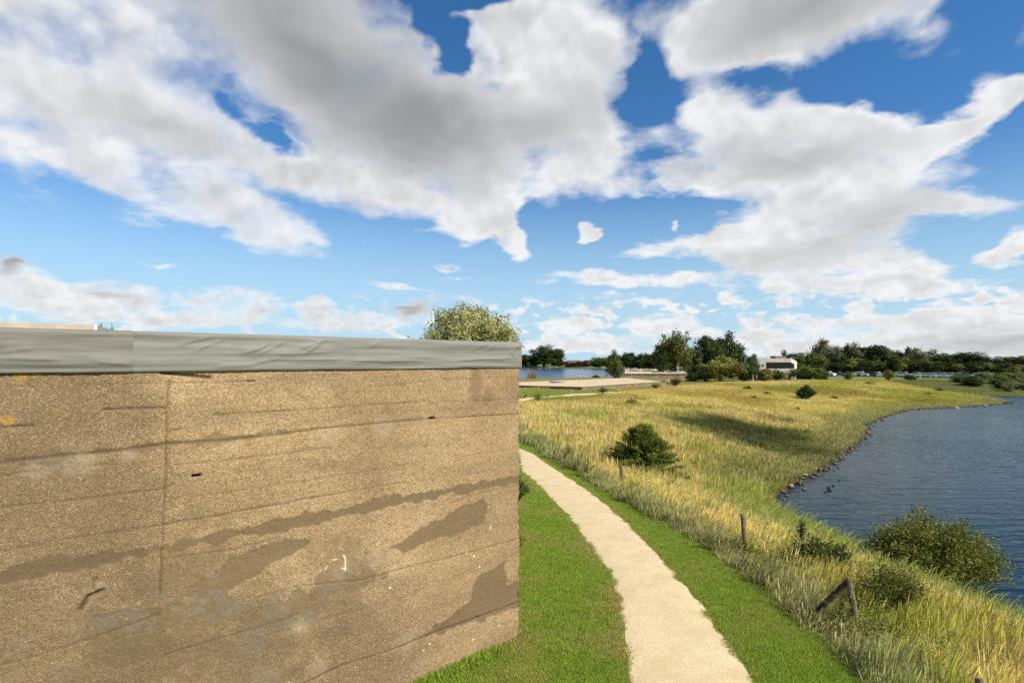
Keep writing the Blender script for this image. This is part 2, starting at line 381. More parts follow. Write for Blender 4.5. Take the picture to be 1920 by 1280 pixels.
# ground: one sheet, fine near the camera and coarse towards the horizon
def axis(a):
    out = [0.0]; 
    for step, lim in a:
        while out[-1] < lim: out.append(out[-1] + step)
    return np.array(out)
xp = axis([(0.35, 16), (0.7, 50), (1.4, 110), (4, 190), (20, 420), (200, 3000)])
xs = np.r_[-axis([(0.5, 6), (1.5, 30), (6, 90), (30, 420), (300, 3000)])[:0:-1], xp]
yp = axis([(0.35, 34), (0.7, 70), (1.3, 150), (3, 230), (10, 520), (100, 1200), (600, 4800)])
ys = np.r_[-axis([(1, 4), (6, 40), (60, 300)])[:0:-1], yp]
GX, GY = np.meshgrid(xs, ys); nx, ny = len(xs), len(ys)
gxv, gyv = GX.ravel(), GY.ravel(); gzv = height(gxv, gyv)
idx = np.arange(nx * ny).reshape(ny, nx)
gF = np.stack([idx[:-1, :-1], idx[:-1, 1:], idx[1:, 1:], idx[1:, :-1]], -1).reshape(-1, 4)
s_, dp_ = zone(gxv, gyv)
gbx = np.where(gyv < 35, interp_x(gb, np.minimum(gyv, 35)), interp_x(MID, np.maximum(gyv, 35)) + 1.4)
lawn = np.where(gyv < 36, 1 - sstep(gxv - gbx, -0.1, 0.3), (1 - sstep(gxv - gbx, -2, 3)) * (1 - sstep(gyv, 60, 75))) * (gyv < 90)
def dark_patch(x, y):
    return np.exp(-(((x - 19.8) / 5.7) ** 2 + ((y - 48.0) / 7.6) ** 2) ** 1.6) * 1.15 + 0.5 * np.exp(-(((x - 27) / 2.0) ** 2 + ((y - 58) / 2.2) ** 2) ** 1.5)
dk = np.clip(dark_patch(gxv, gyv) + (fbm(gxv * 0.3, gyv * 0.3, 5) - 0.5) * 0.8 * (dark_patch(gxv, gyv) > 0.05), 0, 1)
farfield = np.maximum(sstep(gyv + gxv * 0.35, 155, 190), (gxv > 90) * (gyv > 112))
wet = 1 - sstep(s_, 0.1, 0.8)
m, N, out = material('meadow_ground')
pos = N.n('ShaderNodeTexCoord').outputs['Object']
n1 = N.noise(pos, 0.8, 6, 0.6).outputs[0]; n2 = N.noise(pos, 9.0, 6, 0.65).outputs[0]; n3 = N.noise(pos, 60.0, 3, 0.6).outputs[0]
gold = N.mix(N.ramp(n1, 0.35, 0.65), (0.28, 0.225, 0.075, 1), (0.19, 0.175, 0.05, 1))
gold = N.mix(N.ramp(n2, 0.35, 0.7), gold, (0.10, 0.085, 0.035, 1))
green = N.mix(N.ramp(n2, 0.3, 0.7), (0.12, 0.19, 0.02, 1), (0.18, 0.23, 0.04, 1))
green = N.mix(N.m('MULTIPLY', N.ramp(n1, 0.5, 0.75), 0.5), green, (0.15, 0.13, 0.045, 1))
c = N.mix(attr(N, 'lawn').outputs['Fac'], gold, green)
c = N.mix(attr(N, 'dark').outputs['Fac'], c, (0.035, 0.042, 0.012, 1))
c = N.mix(attr(N, 'far').outputs['Fac'], c, N.mix(N.ramp(n1, 0.3, 0.7), (0.135, 0.165, 0.04, 1), (0.19, 0.19, 0.06, 1)))
c = N.mix(attr(N, 'wet').outputs['Fac'], c, N.mix(N.ramp(n2, 0.3, 0.7), (0.085, 0.06, 0.035, 1), (0.035, 0.028, 0.018, 1)))
finish(N, out, c, 0.95, N.m('ADD', n2, N.m('MULTIPLY', n3, 0.3)), 0.04, 0.8, 0.1)
obj('ground', mesh('ground', np.c_[gxv, gyv, gzv], gF, m, True, {'lawn': lawn, 'dark': dk, 'far': farfield, 'wet': wet}), kind='structure', label='grassy bank, lawn and meadow around the two lakes')

# water sheets
def water(name, poly, z, deep, label, bscale, rip=1.0):
    m, N, out = material(name)
    pos = N.n('ShaderNodeTexCoord').outputs['Object']
    mp = N.n('ShaderNodeMapping'); N.put(mp.inputs[0], pos); mp.inputs[2].default_value = (0, 0, R(14)); mp.inputs[3].default_value = (0.22, 1.0, 1)
    a = N.noise(mp.outputs[0], 1.5 * bscale, 3, 0.55, 0.4).outputs[0]; b = N.noise(mp.outputs[0], 4.2 * bscale, 2, 0.5, 0.3).outputs[0]
    big = N.noise(pos, 0.045, 3, 0.5).outputs[0]
    hgt = N.m('ADD', N.m('MULTIPLY', a, 1.0), N.m('MULTIPLY', b, 0.38))
    col = N.mix(N.ramp(big, 0.35, 0.65), deep + (1,), tuple(v * 1.5 for v in deep) + (1,))
    p = finish(N, out, col, 0.16, hgt, 0.20 / bscale * rip, N.ramp(big, 0.3, 0.7, 0.32, 0.7), 0.09); p.inputs['IOR'].default_value = 1.33
    me = mesh(name, [(x, y, z) for x, y in poly], [tuple(range(len(poly)))], m)
    return obj(name, me, kind='structure', label=label)
water('lake_water', SHORE, ZR, (0.004, 0.020, 0.034), 'rippled dark blue lake water beside the grassy bank', 1.0)
water('lake_water', LAKE, ZL, (0.010, 0.034, 0.075), 'deep blue lake water in front of the far wood', 0.5, 0.35)

# shell path: one sheet a few millimetres above the soil, ragged where the turf creeps in
def path_sheet():
    yy = np.concatenate([np.arange(4.0, 31.0, 0.06)])
    L = interp_x(pl, yy); Rr = interp_x(pr, yy)
    far = []
    for i in range(len(MID) - 1):
        a, b = Vector(MID[i]), Vector(MID[i + 1]); n_ = max(2, int((b - a).length / 0.5))
        far += [(a + (b - a) * (j / n_)) for j in range(n_)]
    rows = [(Vector((l, y)), Vector((r, y))) for l, r, y in zip(L, Rr, yy)]
    for i in range(2, len(far) - 1):
        t = (far[i + 1] - far[i - 1]).normalized(); nrm = Vector((t.y, -t.x)); rows.append((far[i] - nrm * 0.95, far[i] + nrm * 0.95))
    V, Fc = [], []
    cols = 13
    for i, (a, b) in enumerate(rows):
        q = i * 0.06
        ja = (float(fbm(np.array(q * 2.2), np.array(1.0), 11, 4)) - 0.5) * 0.14; jb = (float(fbm(np.array(q * 2.2), np.array(7.0), 12, 4)) - 0.5) * 0.16
        d = (b - a).normalized()
        for j in range(cols):
            p = a - d * ja + (b + d * jb - a + d * ja) * (j / (cols - 1)); e = abs(j / (cols - 1) - 0.5) * 2
            V.append((p.x, p.y, 0.0 + 0.022 * (1 - e ** 3) - 0.004 * (e > 0.98)))
    V = np.array(V); V[:, 2] += np.maximum(height(V[:, 0], V[:, 1]), -0.05) + 0.005
    for i in range(len(rows) - 1):
        for j in range(cols - 1): Fc.append((i * cols + j, i * cols + j + 1, (i + 1) * cols + j + 1, (i + 1) * cols + j))
    m, N, out = material('shell_gravel')
    pos = N.n('ShaderNodeTexCoord').outputs['Object']
    v = N.n('ShaderNodeTexVoronoi', {'Vector': pos}); v.inputs['Scale'].default_value = 75.0
    vr = N.n('ShaderNodeSeparateColor', {0: v.outputs['Color']}).outputs[0]
    n1 = N.noise(pos, 1.4, 6, 0.65).outputs[0]; n2 = N.noise(pos, 26.0, 4, 0.7).outputs[0]
    c = N.mix(N.ramp(vr, 0.05, 0.95, kind='LINEAR'), (0.46, 0.37, 0.215, 1), (0.66, 0.565, 0.39, 1))
    c = N.mix(N.ramp(n1, 0.38, 0.66, 0, 0.6), c, (0.47, 0.37, 0.225, 1)); c = N.mix(N.ramp(n2, 0.62, 0.8), c, (0.352, 0.273, 0.158, 1))
    finish(N, out, c, 0.95, N.m('ADD', v.outputs['Distance'], n2), 0.006, 0.6, 0.15)
    return obj('path', mesh('path', V, Fc, m, True), kind='structure', label='pale shell gravel footpath winding past the concrete wall')
path_sheet()

# ------------------------------------------------------------------ the concrete caisson on the left
WD = Vector((0.753, 0.658, 0)).normalized()              # wall direction, receding
WN = Vector((WD.y, -WD.x, 0))                            # outward normal, towards the camera side
CORNER = Vector((gx(974, 10.28), 10.28, 0))
def wall_st(px, py, off=0.0):
    """photo pixel -> (distance left of the corner, height) on the wall plane"""
    d = Vector(((px - CX) / F, 1, -(py - HZ) / F)); o = Vector((0, 0, EYE)); c = CORNER - WN * off
    t = (c - o).dot(WN) / d.dot(WN); p = o + d * t
    return (-(p - c).dot(WD), p.z)
def wp(s, z, out=0.0): return CORNER - WD * s + WN * out + Vector((0, 0, z))
WZ = EYE - 0.125                                         # underside of the grey membrane
step = 0.016
S = np.arange(0, 11.6, step); T = np.linspace(-0.25, WZ + 0.01, int((WZ + 0.26) / step))
SS, TT = np.meshgrid(S, T); s_w, t_w = SS.ravel(), TT.ravel()
disp = (fbm(s_w * 1.2, t_w * 1.6, 21, 3) - 0.5) * 0.03 + (fbm(s_w * 9, t_w * 9, 22, 4, 0.65) - 0.5) * 0.014 + (rng.random(len(s_w)) - 0.5) * 0.006
stain = np.zeros(len(s_w)); pale = np.zeros(len(s_w)); lichen = np.zeros(len(s_w)); blue = np.zeros(len(s_w)); hole = np.zeros(len(s_w)); whitem = np.zeros(len(s_w))
edge_n = (fbm(s_w * 6, t_w * 6, 31, 4, 0.6) - 0.5)
def wpts(p): return [wall_st(*q) for q in p]
def groove(pts, w=0.006, depth=0.010, dark=0.8, wob=0.02):
    d = seg_dist(s_w + edge_n * 0.0, t_w + (fbm(s_w * 3.0, t_w * 0 + 2, 77, 3) - 0.5) * wob, wpts(pts))
    k_ = np.exp(-(d / max(w, 0.008)) ** 2) * np.clip((0.35 if dark < 0.95 else 0.8) + 1.1 * fbm(s_w * 2.5, t_w * 0.5, 41, 3) , 0, 1)
    global disp, hole
    disp = disp - depth * k_; hole = np.maximum(hole, dark * k_)
def patch(pts, amount=0.9, e=0.05, recess=0.004):
    global stain, disp
    k_ = 1 - sstep(sdf(s_w, t_w, wpts(pts)) + edge_n * e * 3.6, -0.012, 0.014)
    k_ = k_ * amount; stain = np.maximum(stain, k_); disp = disp - recess * k_
def spot(px, py, r, arr, amt=1.0, sq=1.0, noise=0.9):
    a, b = wall_st(px, py); d = np.hypot(s_w - a, (t_w - b) * sq) + edge_n * r * noise
    arr[:] = np.maximum(arr, amt * (1 - sstep(d, r * 0.4, r)))
# board marks and day joints left by the shuttering
groove([(0, 801), (62, 797)], 0.010, 0.016, 1.0, 0); groove([(195, 767), (313, 763.5)], 0.010, 0.018, 1.0, 0.0); groove([(313, 808), (350, 802)], 0.008, 0.01)
groove([(317, 712), (313, 763), (312, 830), (310, 900), (306, 980), (303, 1040), (299, 1115)], 0.010, 0.010, 0.75)
groove([(400, 776), (480, 772), (637, 763), (764, 755), (886, 751), (975, 747)], 0.006, 0.007, 0.6)
groove([(0, 866), (120, 853), (230, 843), (313, 832), (420, 824), (500, 817), (600, 803), (760, 789), (850, 783), (975, 775)], 0.013, 0.016, 0.7)
groove([(330, 871), (500, 854), (620, 838)], 0.006, 0.007, 0.6); groove([(9, 1030), (147, 1006), (306, 983), (494, 949), (614, 927), (760, 903)], 0.008, 0.011, 0.8)
groove([(308, 1046), (430, 1030), (520, 1008)], 0.006, 0.008, 0.6); groove([(0, 1247), (87, 1222), (153, 1202), (300, 1150)], 0.008, 0.010, 0.75)
groove([(560, 1284), (640, 1247), (735, 1217), (830, 1180), (975, 1127)], 0.012, 0.018, 0.85); groove([(300, 1230), (430, 1190), (560, 1150)], 0.006, 0.008, 0.6)
groove([(480, 1120), (560, 1098), (680, 1086), (760, 1064), (839, 1046), (975, 1008)], 0.009, 0.012, 0.7); groove([(840, 944), (905, 922), (975, 908)], 0.006, 0.006, 0.5)
groove([(0, 890), (100, 878), (220, 868)], 0.006, 0.006, 0.4); groove([(0, 725), (150, 722), (313, 719)], 0.006, 0.006, 0.4); groove([(320, 718), (400, 716), (478, 714)], 0.006, 0.007, 0.6)
groove([(0, 950), (150, 935), (308, 915)], 0.006, 0.008, 0.5); groove([(320, 935), (480, 915), (640, 890), (975, 838)], 0.006, 0.005, 0.4); groove([(500, 1190), (640, 1150), (760, 1118)], 0.006, 0.006, 0.5)
groove([(700, 725), (830, 712), (975, 706)], 0.006, 0.005, 0.4); groove([(560, 960), (700, 1040)], 0.004, 0.0, 0.0)
# damp dark bands
patch([(-60, 1078), (0, 1066), (130, 1043), (250, 1028), (330, 1014), (400, 999), (500, 975), (600, 961), (700, 938), (850, 911), (990, 888), (990, 903), (830, 932), (700, 957), (600, 980), (500, 1001), (330, 1033), (250, 1046), (155, 1067), (100, 1076), (0, 1095), (-60, 1108)], 0.95)
patch([(0, 858), (110, 848), (230, 838), (420, 818), (540, 805), (540, 812), (420, 828), (230, 848), (110, 860), (105, 868), (0, 872)], 0.7)
patch([(330, 1118), (375, 1085), (420, 1060), (470, 1030), (560, 1008), (575, 1016), (545, 1040), (500, 1062), (470, 1090), (400, 1122)], 0.85)
patch([(735, 1025), (790, 990), (850, 962), (900, 938), (914, 946), (908, 982), (862, 998), (800, 1018), (755, 1036)], 0.9)
patch([(795, 1188), (850, 1150), (880, 1132), (893, 1078), (945, 1052), (952, 1095), (990, 1095), (990, 1132), (890, 1166), (800, 1198)], 0.95)
patch([(150, 1270), (190, 1160), (230, 1140), (300, 1120), (420, 1118), (440, 1140), (340, 1180), (250, 1240)], 0.8, 0.14)
patch([(420, 1170), (560, 1100), (700, 1070), (720, 1085), (620, 1130), (520, 1190)], 0.7, 0.16)
for (px_, py_, r_, a_) in [(330, 1160, 1.0, .6), (140, 1010, .8, .35), (470, 1230, .9, .55), (60, 900, .7, .35), (200, 1240, .8, .6), (640, 1090, .6, .5), (60, 1180, .6, .45), (90, 760, .6, .25), (620, 1150, .5, .3), (890, 720, 0.22, .65), (915, 740, 0.14, .6), (955, 720, .25, .45), (840, 705, 0.12, .35), (700, 900, .2, .2), (140, 640, .1, 0)]: spot(px_, py_, r_, stain, a_, 0.7, 1.4)
for (px_, py_, r_, a_) in [(150, 865, .2, .7), (80, 872, .16, .7), (240, 850, .12, .6), (620, 815, .25, .45), (720, 800, .2, .4), (185, 1100, .10, 1), (172, 1122, .07, .8), (640, 1075, .22, .6), (560, 1170, .2, .5), (700, 1050, .16, .6), (500, 1270, .25, .5), (760, 1200, .3, .35), (600, 1250, .2, .4), (395, 711, .04, .9), (880, 1235, .2, .3), (400, 1080, .12, .6), (440, 1100, .1, .6)]: spot(px_, py_, r_, pale, a_, 1.0, 1.3)
for (px_, py_, r_) in [(110, 768, .055), (12, 790, .075), (70, 700, .05), (40, 705, .05), (687, 838, .02), (908, 780, .022), (962, 779, .02), (880, 986, .022), (888, 993, .018), (260, 1130, .03), (238, 1160, .022), (150, 1233, .03), (952, 702, .12), (750, 755, .012), (865, 752, .015), (969, 845, .015), (584, 701, .014), (60, 823, .03), (896, 1034, .012), (96, 906, .02)]: spot(px_, py_, r_, lichen, 0.9, 1.0, 2.2)
for (px_, py_, r_, a_) in [(310, 1120, .14, .7), (345, 1140, .2, .75), (520, 1145, .24, .55), (560, 1165, .2, .5), (250, 1150, .2, .6), (430, 1130, .2, .5), (480, 1190, .25, .45), (620, 1110, .2, .4), (35, 1235, .05, .6), (30, 1265, .05, .7), (36, 1205, .06, .5), (120, 1250, .12, .4), (140, 1180, .12, .3), (820, 1085, .07, .3), (792, 1088, .07, .3), (680, 1040, .1, .5), (720, 1030, .08, .4), (655, 1055, .1, .4), (880, 1110, .1, .25)]: spot(px_, py_, r_ * 1.25, blue, a_ * 0.55, 1.2, 3.2)
for pts_, w_ in [([(644, 1041), (647, 1045), (647, 1068)], .010), ([(618, 1052), (634, 1046)], .006), ([(609, 1068), (613, 1060)], .006), ([(603, 1066), (600, 1070)], .005), ([(706, 1020), (712, 1016)], .007), ([(920, 990), (921, 985)], .012), ([(640, 1064), (648, 1066)], .008)]:
    whitem = np.maximum(whitem, np.exp(-((seg_dist(s_w, t_w, wpts(pts_)) + edge_n * 0.01) / w_) ** 2 ))
for (px_, py_) in [(806, 1206), (794, 1218), (887, 1198), (936, 1172), (889, 1042), (875, 1036), (899, 1062), (731, 1101)]: spot(px_, py_, .022, whitem, 1.0, 1, 0.3)
# broken-out spots: a slot, a notch, a spall with a crack, the scar under the membrane
def pit(px, py, hw, hh, depth):
    global disp, hole
    a, b = wall_st(px, py); q = np.maximum(np.abs(s_w - a) / hw, np.abs(t_w - b) / hh) + edge_n * 0.8
    k_ = 1 - sstep(q, 0.75, 1.1); disp = disp - depth * k_; hole = np.maximum(hole, k_)
pit(368, 891, 0.055, 0.018, 0.08); pit(810, 784, 0.065, 0.018, 0.06); pit(470, 714, 0.05, 0.010, 0.03); pit(335, 892, .01, .01, .02); pit(895, 1156, .03, .012, .03)
groove([(303, 698), (345, 703), (393, 708)], 0.020, 0.035, 1.0, 0); groove([(393, 703), (394, 712), (380, 717)], 0.012, 0.01, 0.3, 0); groove([(150, 1142), (165, 1118), (178, 1112), (192, 1106)], 0.018, 0.05, 1.0, 0.01); groove([(174, 1104), (176, 1088), (181, 1082)], 0.012, 0.03, .8, .01)
joint_s = wall_st(308, 950)[0]
tone = 0.62 * sstep(s_w + (fbm(s_w * 2, t_w * 2, 55, 4) - 0.5) * 0.5, joint_s - 0.25, joint_s + 0.35) * (0.55 + 0.9 * fbm(s_w * 0.8, t_w * 1.4, 56, 4))
tone = np.maximum(tone, 0.75 * (1 - sstep(t_w - 0.10 * s_w + (fbm(s_w * 1.3, t_w * 2.5, 57, 4) - 0.5) * 1.8, 0.6, 1.9)) * sstep(s_w, 0.8, 3.0))
ramp_top = 1 - sstep(WZ - t_w, 0, 0.02)
wV = np.array([CORNER.x, CORNER.y, 0]) - np.outer(s_w, np.array(WD)) + np.outer(np.where(s_w < 1e-6, 0, disp) + 0.0, np.array(WN)); wV[:, 2] = t_w
# the arris at the corner is chipped
chip = (s_w < 0.03) * np.clip(fbm(t_w * 5, t_w * 0, 51, 5, 0.6) - 0.38, 0, 1) * 0.09
wV += np.outer(-chip, np.array(WD))
n_s, n_t = len(S), len(T); ii = np.arange(n_s * n_t).reshape(n_t, n_s)
wF = np.stack([ii[:-1, :-1], ii[1:, :-1], ii[1:, 1:], ii[:-1, 1:]], -1).reshape(-1, 4)

def concrete_material():
    m, N, out = material('pebbly_shuttered_concrete')
    pos = N.n('ShaderNodeTexCoord').outputs['Object']
    v = N.n('ShaderNodeTexVoronoi', {'Vector': pos}); v.inputs['Scale'].default_value = 115.0
    cs = N.n('ShaderNodeSeparateColor', {0: v.outputs['Color']}); vr, vg = cs.outputs[0], cs.outputs[1]
    v2 = N.n('ShaderNodeTexVoronoi', {'Vector': pos}); v2.inputs['Scale'].default_value = 26.0
    vr2 = N.n('ShaderNodeSeparateColor', {0: v2.outputs['Color']}).outputs[0]
    n0 = N.noise(pos, 0.55, 4, 0.55).outputs[0]; n1 = N.noise(pos, 2.6, 5, 0.6).outputs[0]; n2 = N.noise(pos, 34.0, 5, 0.7).outputs[0]
    a = lambda k_: attr(N, k_).outputs['Fac']
    base = N.mix(N.ramp(n0, 0.35, 0.65), (0.310, 0.220, 0.125, 1), (0.475, 0.352, 0.218, 1))
    base = N.mix(N.ramp(n1, 0.3, 0.75), base, (0.381, 0.267, 0.142, 1))
    mpw = N.n('ShaderNodeMapping'); N.put(mpw.inputs[0], pos); mpw.inputs[2].default_value = (0, 0, -math.atan2(WD.y, WD.x))
    mpv = N.n('ShaderNodeMapping'); N.put(mpv.inputs[0], mpw.outputs[0]); mpv.inputs[3].default_value = (0.28, 1.0, 1.9)
    n3 = N.noise(mpv.outputs[0], 1.3, 6, 0.62, 0.3).outputs[0]
    base = N.mix(N.ramp(n3, 0.44, 0.68, 0, 0.65), base, (0.25, 0.185, 0.115, 1)); base = N.mix(N.ramp(n3, 0.28, 0.42, 0.45, 0), base, (0.47, 0.37, 0.24, 1))
    peb = N.mix(N.ramp(vr, 0.0, 1.0, kind='LINEAR'), (0.50, 0.48, 0.46, 1), (1.36, 1.36, 1.34, 1))
    base = N.mix(N.m('MULTIPLY', a('tone'), 0.9), base, (0.185, 0.137, 0.088, 1))
    c = N.mix(1.0, base, peb, 'MULTIPLY')
    c = N.mix(N.ramp(vg, 0.955, 0.99, 0, 0.8), c, (0.62, 0.55, 0.44, 1)); c = N.mix(N.ramp(vr2, 0.965, 0.99, 0, 0.55), c, (0.18, 0.13, 0.085, 1))
    c = N.mix(N.m('MULTIPLY', N.ramp(n2, 0.5, 0.72), 0.8), c, (0.16, 0.11, 0.065, 1))
    a = lambda k_: attr(N, k_).outputs['Fac']
    c = N.mix(N.m('MULTIPLY', a('pale'), N.ramp(n2, 0.3, 0.6, 0.25, 0.75)), c, (0.430, 0.361, 0.275, 1))
    smooth = N.mix(N.ramp(n2, 0.3, 0.7), (0.105, 0.075, 0.043, 1), (0.15, 0.108, 0.063, 1))
    smooth = N.mix(a('tone'), smooth, (0.088, 0.064, 0.038, 1))
    c = N.mix(N.m('MULTIPLY', a('stain'), 0.92), c, smooth)
    c = N.mix(N.m('MULTIPLY', a('blue'), N.ramp(n2, 0.35, 0.6, 0.35, 0.9)), c, (0.205, 0.195, 0.183, 1))
    c = N.mix(N.m('MULTIPLY', a('lichen'), N.ramp(n2, 0.38, 0.6, 0.2, 0.9)), c, (0.50, 0.29, 0.035, 1))
    c = N.mix(a('whitem'), c, (0.74, 0.70, 0.66, 1)); c = N.mix(N.m('MULTIPLY', a('hole'), 0.85), c, (0.06, 0.038, 0.022, 1))
    b = N.m('ADD', N.m('MULTIPLY', N.m('SUBTRACT', 1.0, v.outputs['Distance']), N.m('SUBTRACT', 1.0, N.m('MULTIPLY', a('stain'), 0.7))), N.m('MULTIPLY', n2, 0.6))
    finish(N, out, c, 0.92, b, 0.014, 0.75, 0.2)
    return m
M['concrete'] = concrete_material()
caisson = bpy.data.objects.new('concrete_caisson', None); COL.objects.link(caisson); caisson.location = CORNER
tag(caisson, 'huge pebbly tan concrete caisson with grey membrane along its top edge', 'caisson')
def on_caisson(o):
    o.parent = caisson; o.matrix_parent_inverse = Matrix.Translation(-CORNER); return o
on_caisson(obj('front_wall', mesh('front_wall', wV, wF, M['concrete'], False, {'tone': np.clip(tone, 0, 1), 'stain': stain, 'pale': pale, 'lichen': lichen, 'blue': blue, 'hole': hole, 'whitem': whitem})))
BK = -WN                                                  # into the caisson
def wbox(s0, s1, d0, d1, z0, z1):
    return [tuple(CORNER - WD * s - WN * d + Vector((0, 0, z))) for z in (z0, z1) for s, d in ((s0, d0), (s1, d0), (s1, d1), (s0, d1))]
on_caisson(MB().hull8(wbox(0.02, 40, 0.1, 19, -0.3, WZ + 0.02)).build('body', M['concrete']))

# grey roofing membrane folded over the parapet: three sheets welded end to end
m, N, out = material('grey_roofing_membrane')
pos = N.n('ShaderNodeTexCoord').outputs['Object']
mp = N.n('ShaderNodeMapping'); N.put(mp.inputs[0], pos); mp.inputs[2].default_value = (0, 0, -math.atan2(WD.y, WD.x)); 
mp2 = N.n('ShaderNodeMapping'); N.put(mp2.inputs[0], mp.outputs[0]); mp2.inputs[3].default_value = (0.7, 1, 5)
n1 = N.noise(mp2.outputs[0], 1.4, 4, 0.6).outputs[0]; n2 = N.noise(pos, 55, 4, 0.7).outputs[0]
tint = attr(N, 'v').outputs['Fac']
c = N.mix(N.ramp(n1, 0.3, 0.7), (0.134, 0.131, 0.120, 1), (0.167, 0.166, 0.158, 1)); c = N.mix(tint, c, (0.178, 0.183, 0.178, 1))
c = N.mix(N.ramp(n2, 0.6, 0.8, 0, 0.35), c, (0.129, 0.120, 0.103, 1))
finish(N, out, c, 0.62, N.m('ADD', n1, N.m('MULTIPLY', n2, 0.05)), 0.02, 0.5, 0.3)
M['membrane'] = m
FOLDS = [((480, 668), (535, 640)), ((560, 655), (610, 636)), ((575, 660), (600, 645)), ((690, 652), (712, 640)), ((505, 676), (645, 674)), ((480, 680), (520, 674)), ((872, 662), (910, 645)), ((915, 656), (925, 645)), ((960, 660), (972, 645)),
         ((360, 660), (420, 636)), ((330, 648), (400, 632)), ((455, 664), (500, 648)), ((965, 672), (950, 655)), ((0, 660), (60, 655)), ((0, 672), (110, 675)), ((170, 678), (240, 684)), ((400, 690), (480, 684)), ((850, 676), (965, 672)), ((130, 625), (220, 628)), ((500, 664), (640, 660)), ((640, 678), (800, 676))]
def sheet(s0, s1, tint, seed, out0=0.0):
    st = np.arange(s0, s1 + 1e-6, 0.0145); prof = [(-0.125, 0.028), (-0.118, 0.034)] + [(z, 0.036) for z in np.arange(-0.105, 0.30, 0.0145)] + [(0.312, 0.034), (0.323, 0.026), (0.332, 0.012), (0.336, -0.01), (0.337, -0.10), (0.335, -0.30)]
    pz = np.array([p[0] for p in prof]); po = np.array([p[1] for p in prof])
    A, Z = np.meshgrid(st, pz); _, O = np.meshgrid(st, po); A, Z, O = A.ravel(), Z.ravel(), O.ravel()
    wv = (fbm(A * 0.9, Z * 9, seed, 3, 0.4) - 0.5) * 0.034 + (fbm(A * 0.35, Z * 12, seed + 5, 2) - 0.5) * 0.026 + (fbm(A * 4, Z * 6, seed + 9, 2) - 0.5) * 0.005
    f_ = np.zeros(len(A))
    for i, (p, q) in enumerate(FOLDS):
        a, b = np.array(wall_st(*p)), np.array(wall_st(*q)); ab = b - a; L_ = np.hypot(*ab); nn_ = np.array((-ab[1], ab[0])) / L_
        zq = Z + EYE + (fbm(A * 4, Z, 60 + i, 2) - 0.5) * 0.025; sd_ = ((A - a[0]) * nn_[0] + (zq - a[1]) * nn_[1]) * (1 if nn_[1] > 0 else -1); al_ = ((A - a[0]) * ab[0] + (zq - a[1]) * ab[1]) / L_
        ends = sstep(al_, -0.06, 0.25 * L_) * (1 - sstep(al_, 0.75 * L_, L_ + 0.06))
        f_ += (0.011 + 0.005 * (i % 3)) * ends * np.where(sd_ > 0, np.exp(-sd_ / 0.045), np.exp(sd_ / 0.010))
    hang = sstep(Z, 0.336, 0.25) * sstep(Z, -0.125, -0.09) 
    O = O + (wv + f_) * hang + out0
    zz = Z + EYE + (fbm(A * 1.1, A * 0, seed + 3, 3) - 0.5) * 0.012 * (Z > 0.2) + np.where(Z < -0.115, (fbm(A * 2.5, A * 0, seed + 4, 3) - 0.5) * 0.010, 0)
    V = np.array([CORNER.x, CORNER.y, 0]) - np.outer(A, np.array(WD)) + np.outer(O, np.array(WN)); V[:, 2] = zz
    na, nz = len(st), len(pz); q = np.arange(na * nz).reshape(nz, na)
    Fq = np.stack([q[:-1, :-1], q[1:, :-1], q[1:, 1:], q[:-1, 1:]], -1).reshape(-1, 4)
    return on_caisson(obj('membrane_sheet', mesh('membrane_sheet', V, Fq, M['membrane'], True, {'v': np.full(len(V), tint)})))
s_joint = wall_st(237, 640)[0]
sheet(-0.012, s_joint, 0.55, 100); sheet(s_joint - 0.06, s_joint + 3.3, 0.0, 200, 0.006); sheet(s_joint + 3.24, 15.5, 0.25, 300, 0.0)
# return of the membrane round the corner, dark strip added as its seam and shadow gap
ret = MB().hull8([tuple(CORNER + WD * a - WN * d + Vector((0, 0, z))) for z in (EYE - 0.12, EYE + 0.334) for a, d in ((-0.02, -0.03), (0.03, -0.028), (0.045, 19.0), (-0.02, 19.0))])
on_caisson(ret.build('membrane_return', M['membrane']))
on_caisson(MB().hull8(wbox(-0.004, 15.5, -0.014, 0.05, WZ - 0.004, WZ + 0.012)).build('seam_shadow_strip', M['dark_wood']))
on_caisson(MB().hull8(wbox(0.03, 40, 0.28, 18.8, EYE + 0.18, EYE + 0.22)).build('roof_deck', M['bitumen']))
# raised kerb further back on the roof with its sloping dark grey end
OFF = 2.6
a0 = wall_st(-160, 600, OFF); a1 = wall_st(180, 609.5, OFF); a2 = wall_st(207, 617, OFF); ztop = a1[1]
M['kerb'] = plain('roof_kerb_concrete', (0.40, 0.345, 0.27), 0.9, 0.12, 3, 0.006)
M['zinc'] = plain('grey_zinc', (0.17, 0.18, 0.19), 0.5, 0.15, 4, 0.002)
on_caisson(MB().hull8(wbox(a1[0] + 0.02, a0[0] + 3, OFF, OFF + 0.3, EYE + 0.2, ztop)).build('roof_kerb', M['kerb']))
on_caisson(MB().hull8(wbox(a1[0] - 0.012, a1[0] + 0.02, OFF - 0.006, OFF + 0.306, EYE + 0.2, ztop + 0.008)).build('kerb_trim', M['white_paint']))
zl = EYE + 0.2
V = [tuple(CORNER - WD * s - WN * d + Vector((0, 0, z))) for d in (OFF, OFF + 0.3) for s, z in ((a1[0] - 0.012, zl), (a1[0] - 0.012, ztop - 0.005), (a2[0], a2[1]), (a2[0] - 0.03, zl))]
on_caisson(MB().add(V, [(0, 1, 2, 3), (7, 6, 5, 4), (0, 4, 5, 1), (1, 5, 6, 2), (2, 6, 7, 3), (3, 7, 4, 0)]).build('kerb_end', M['zinc']))

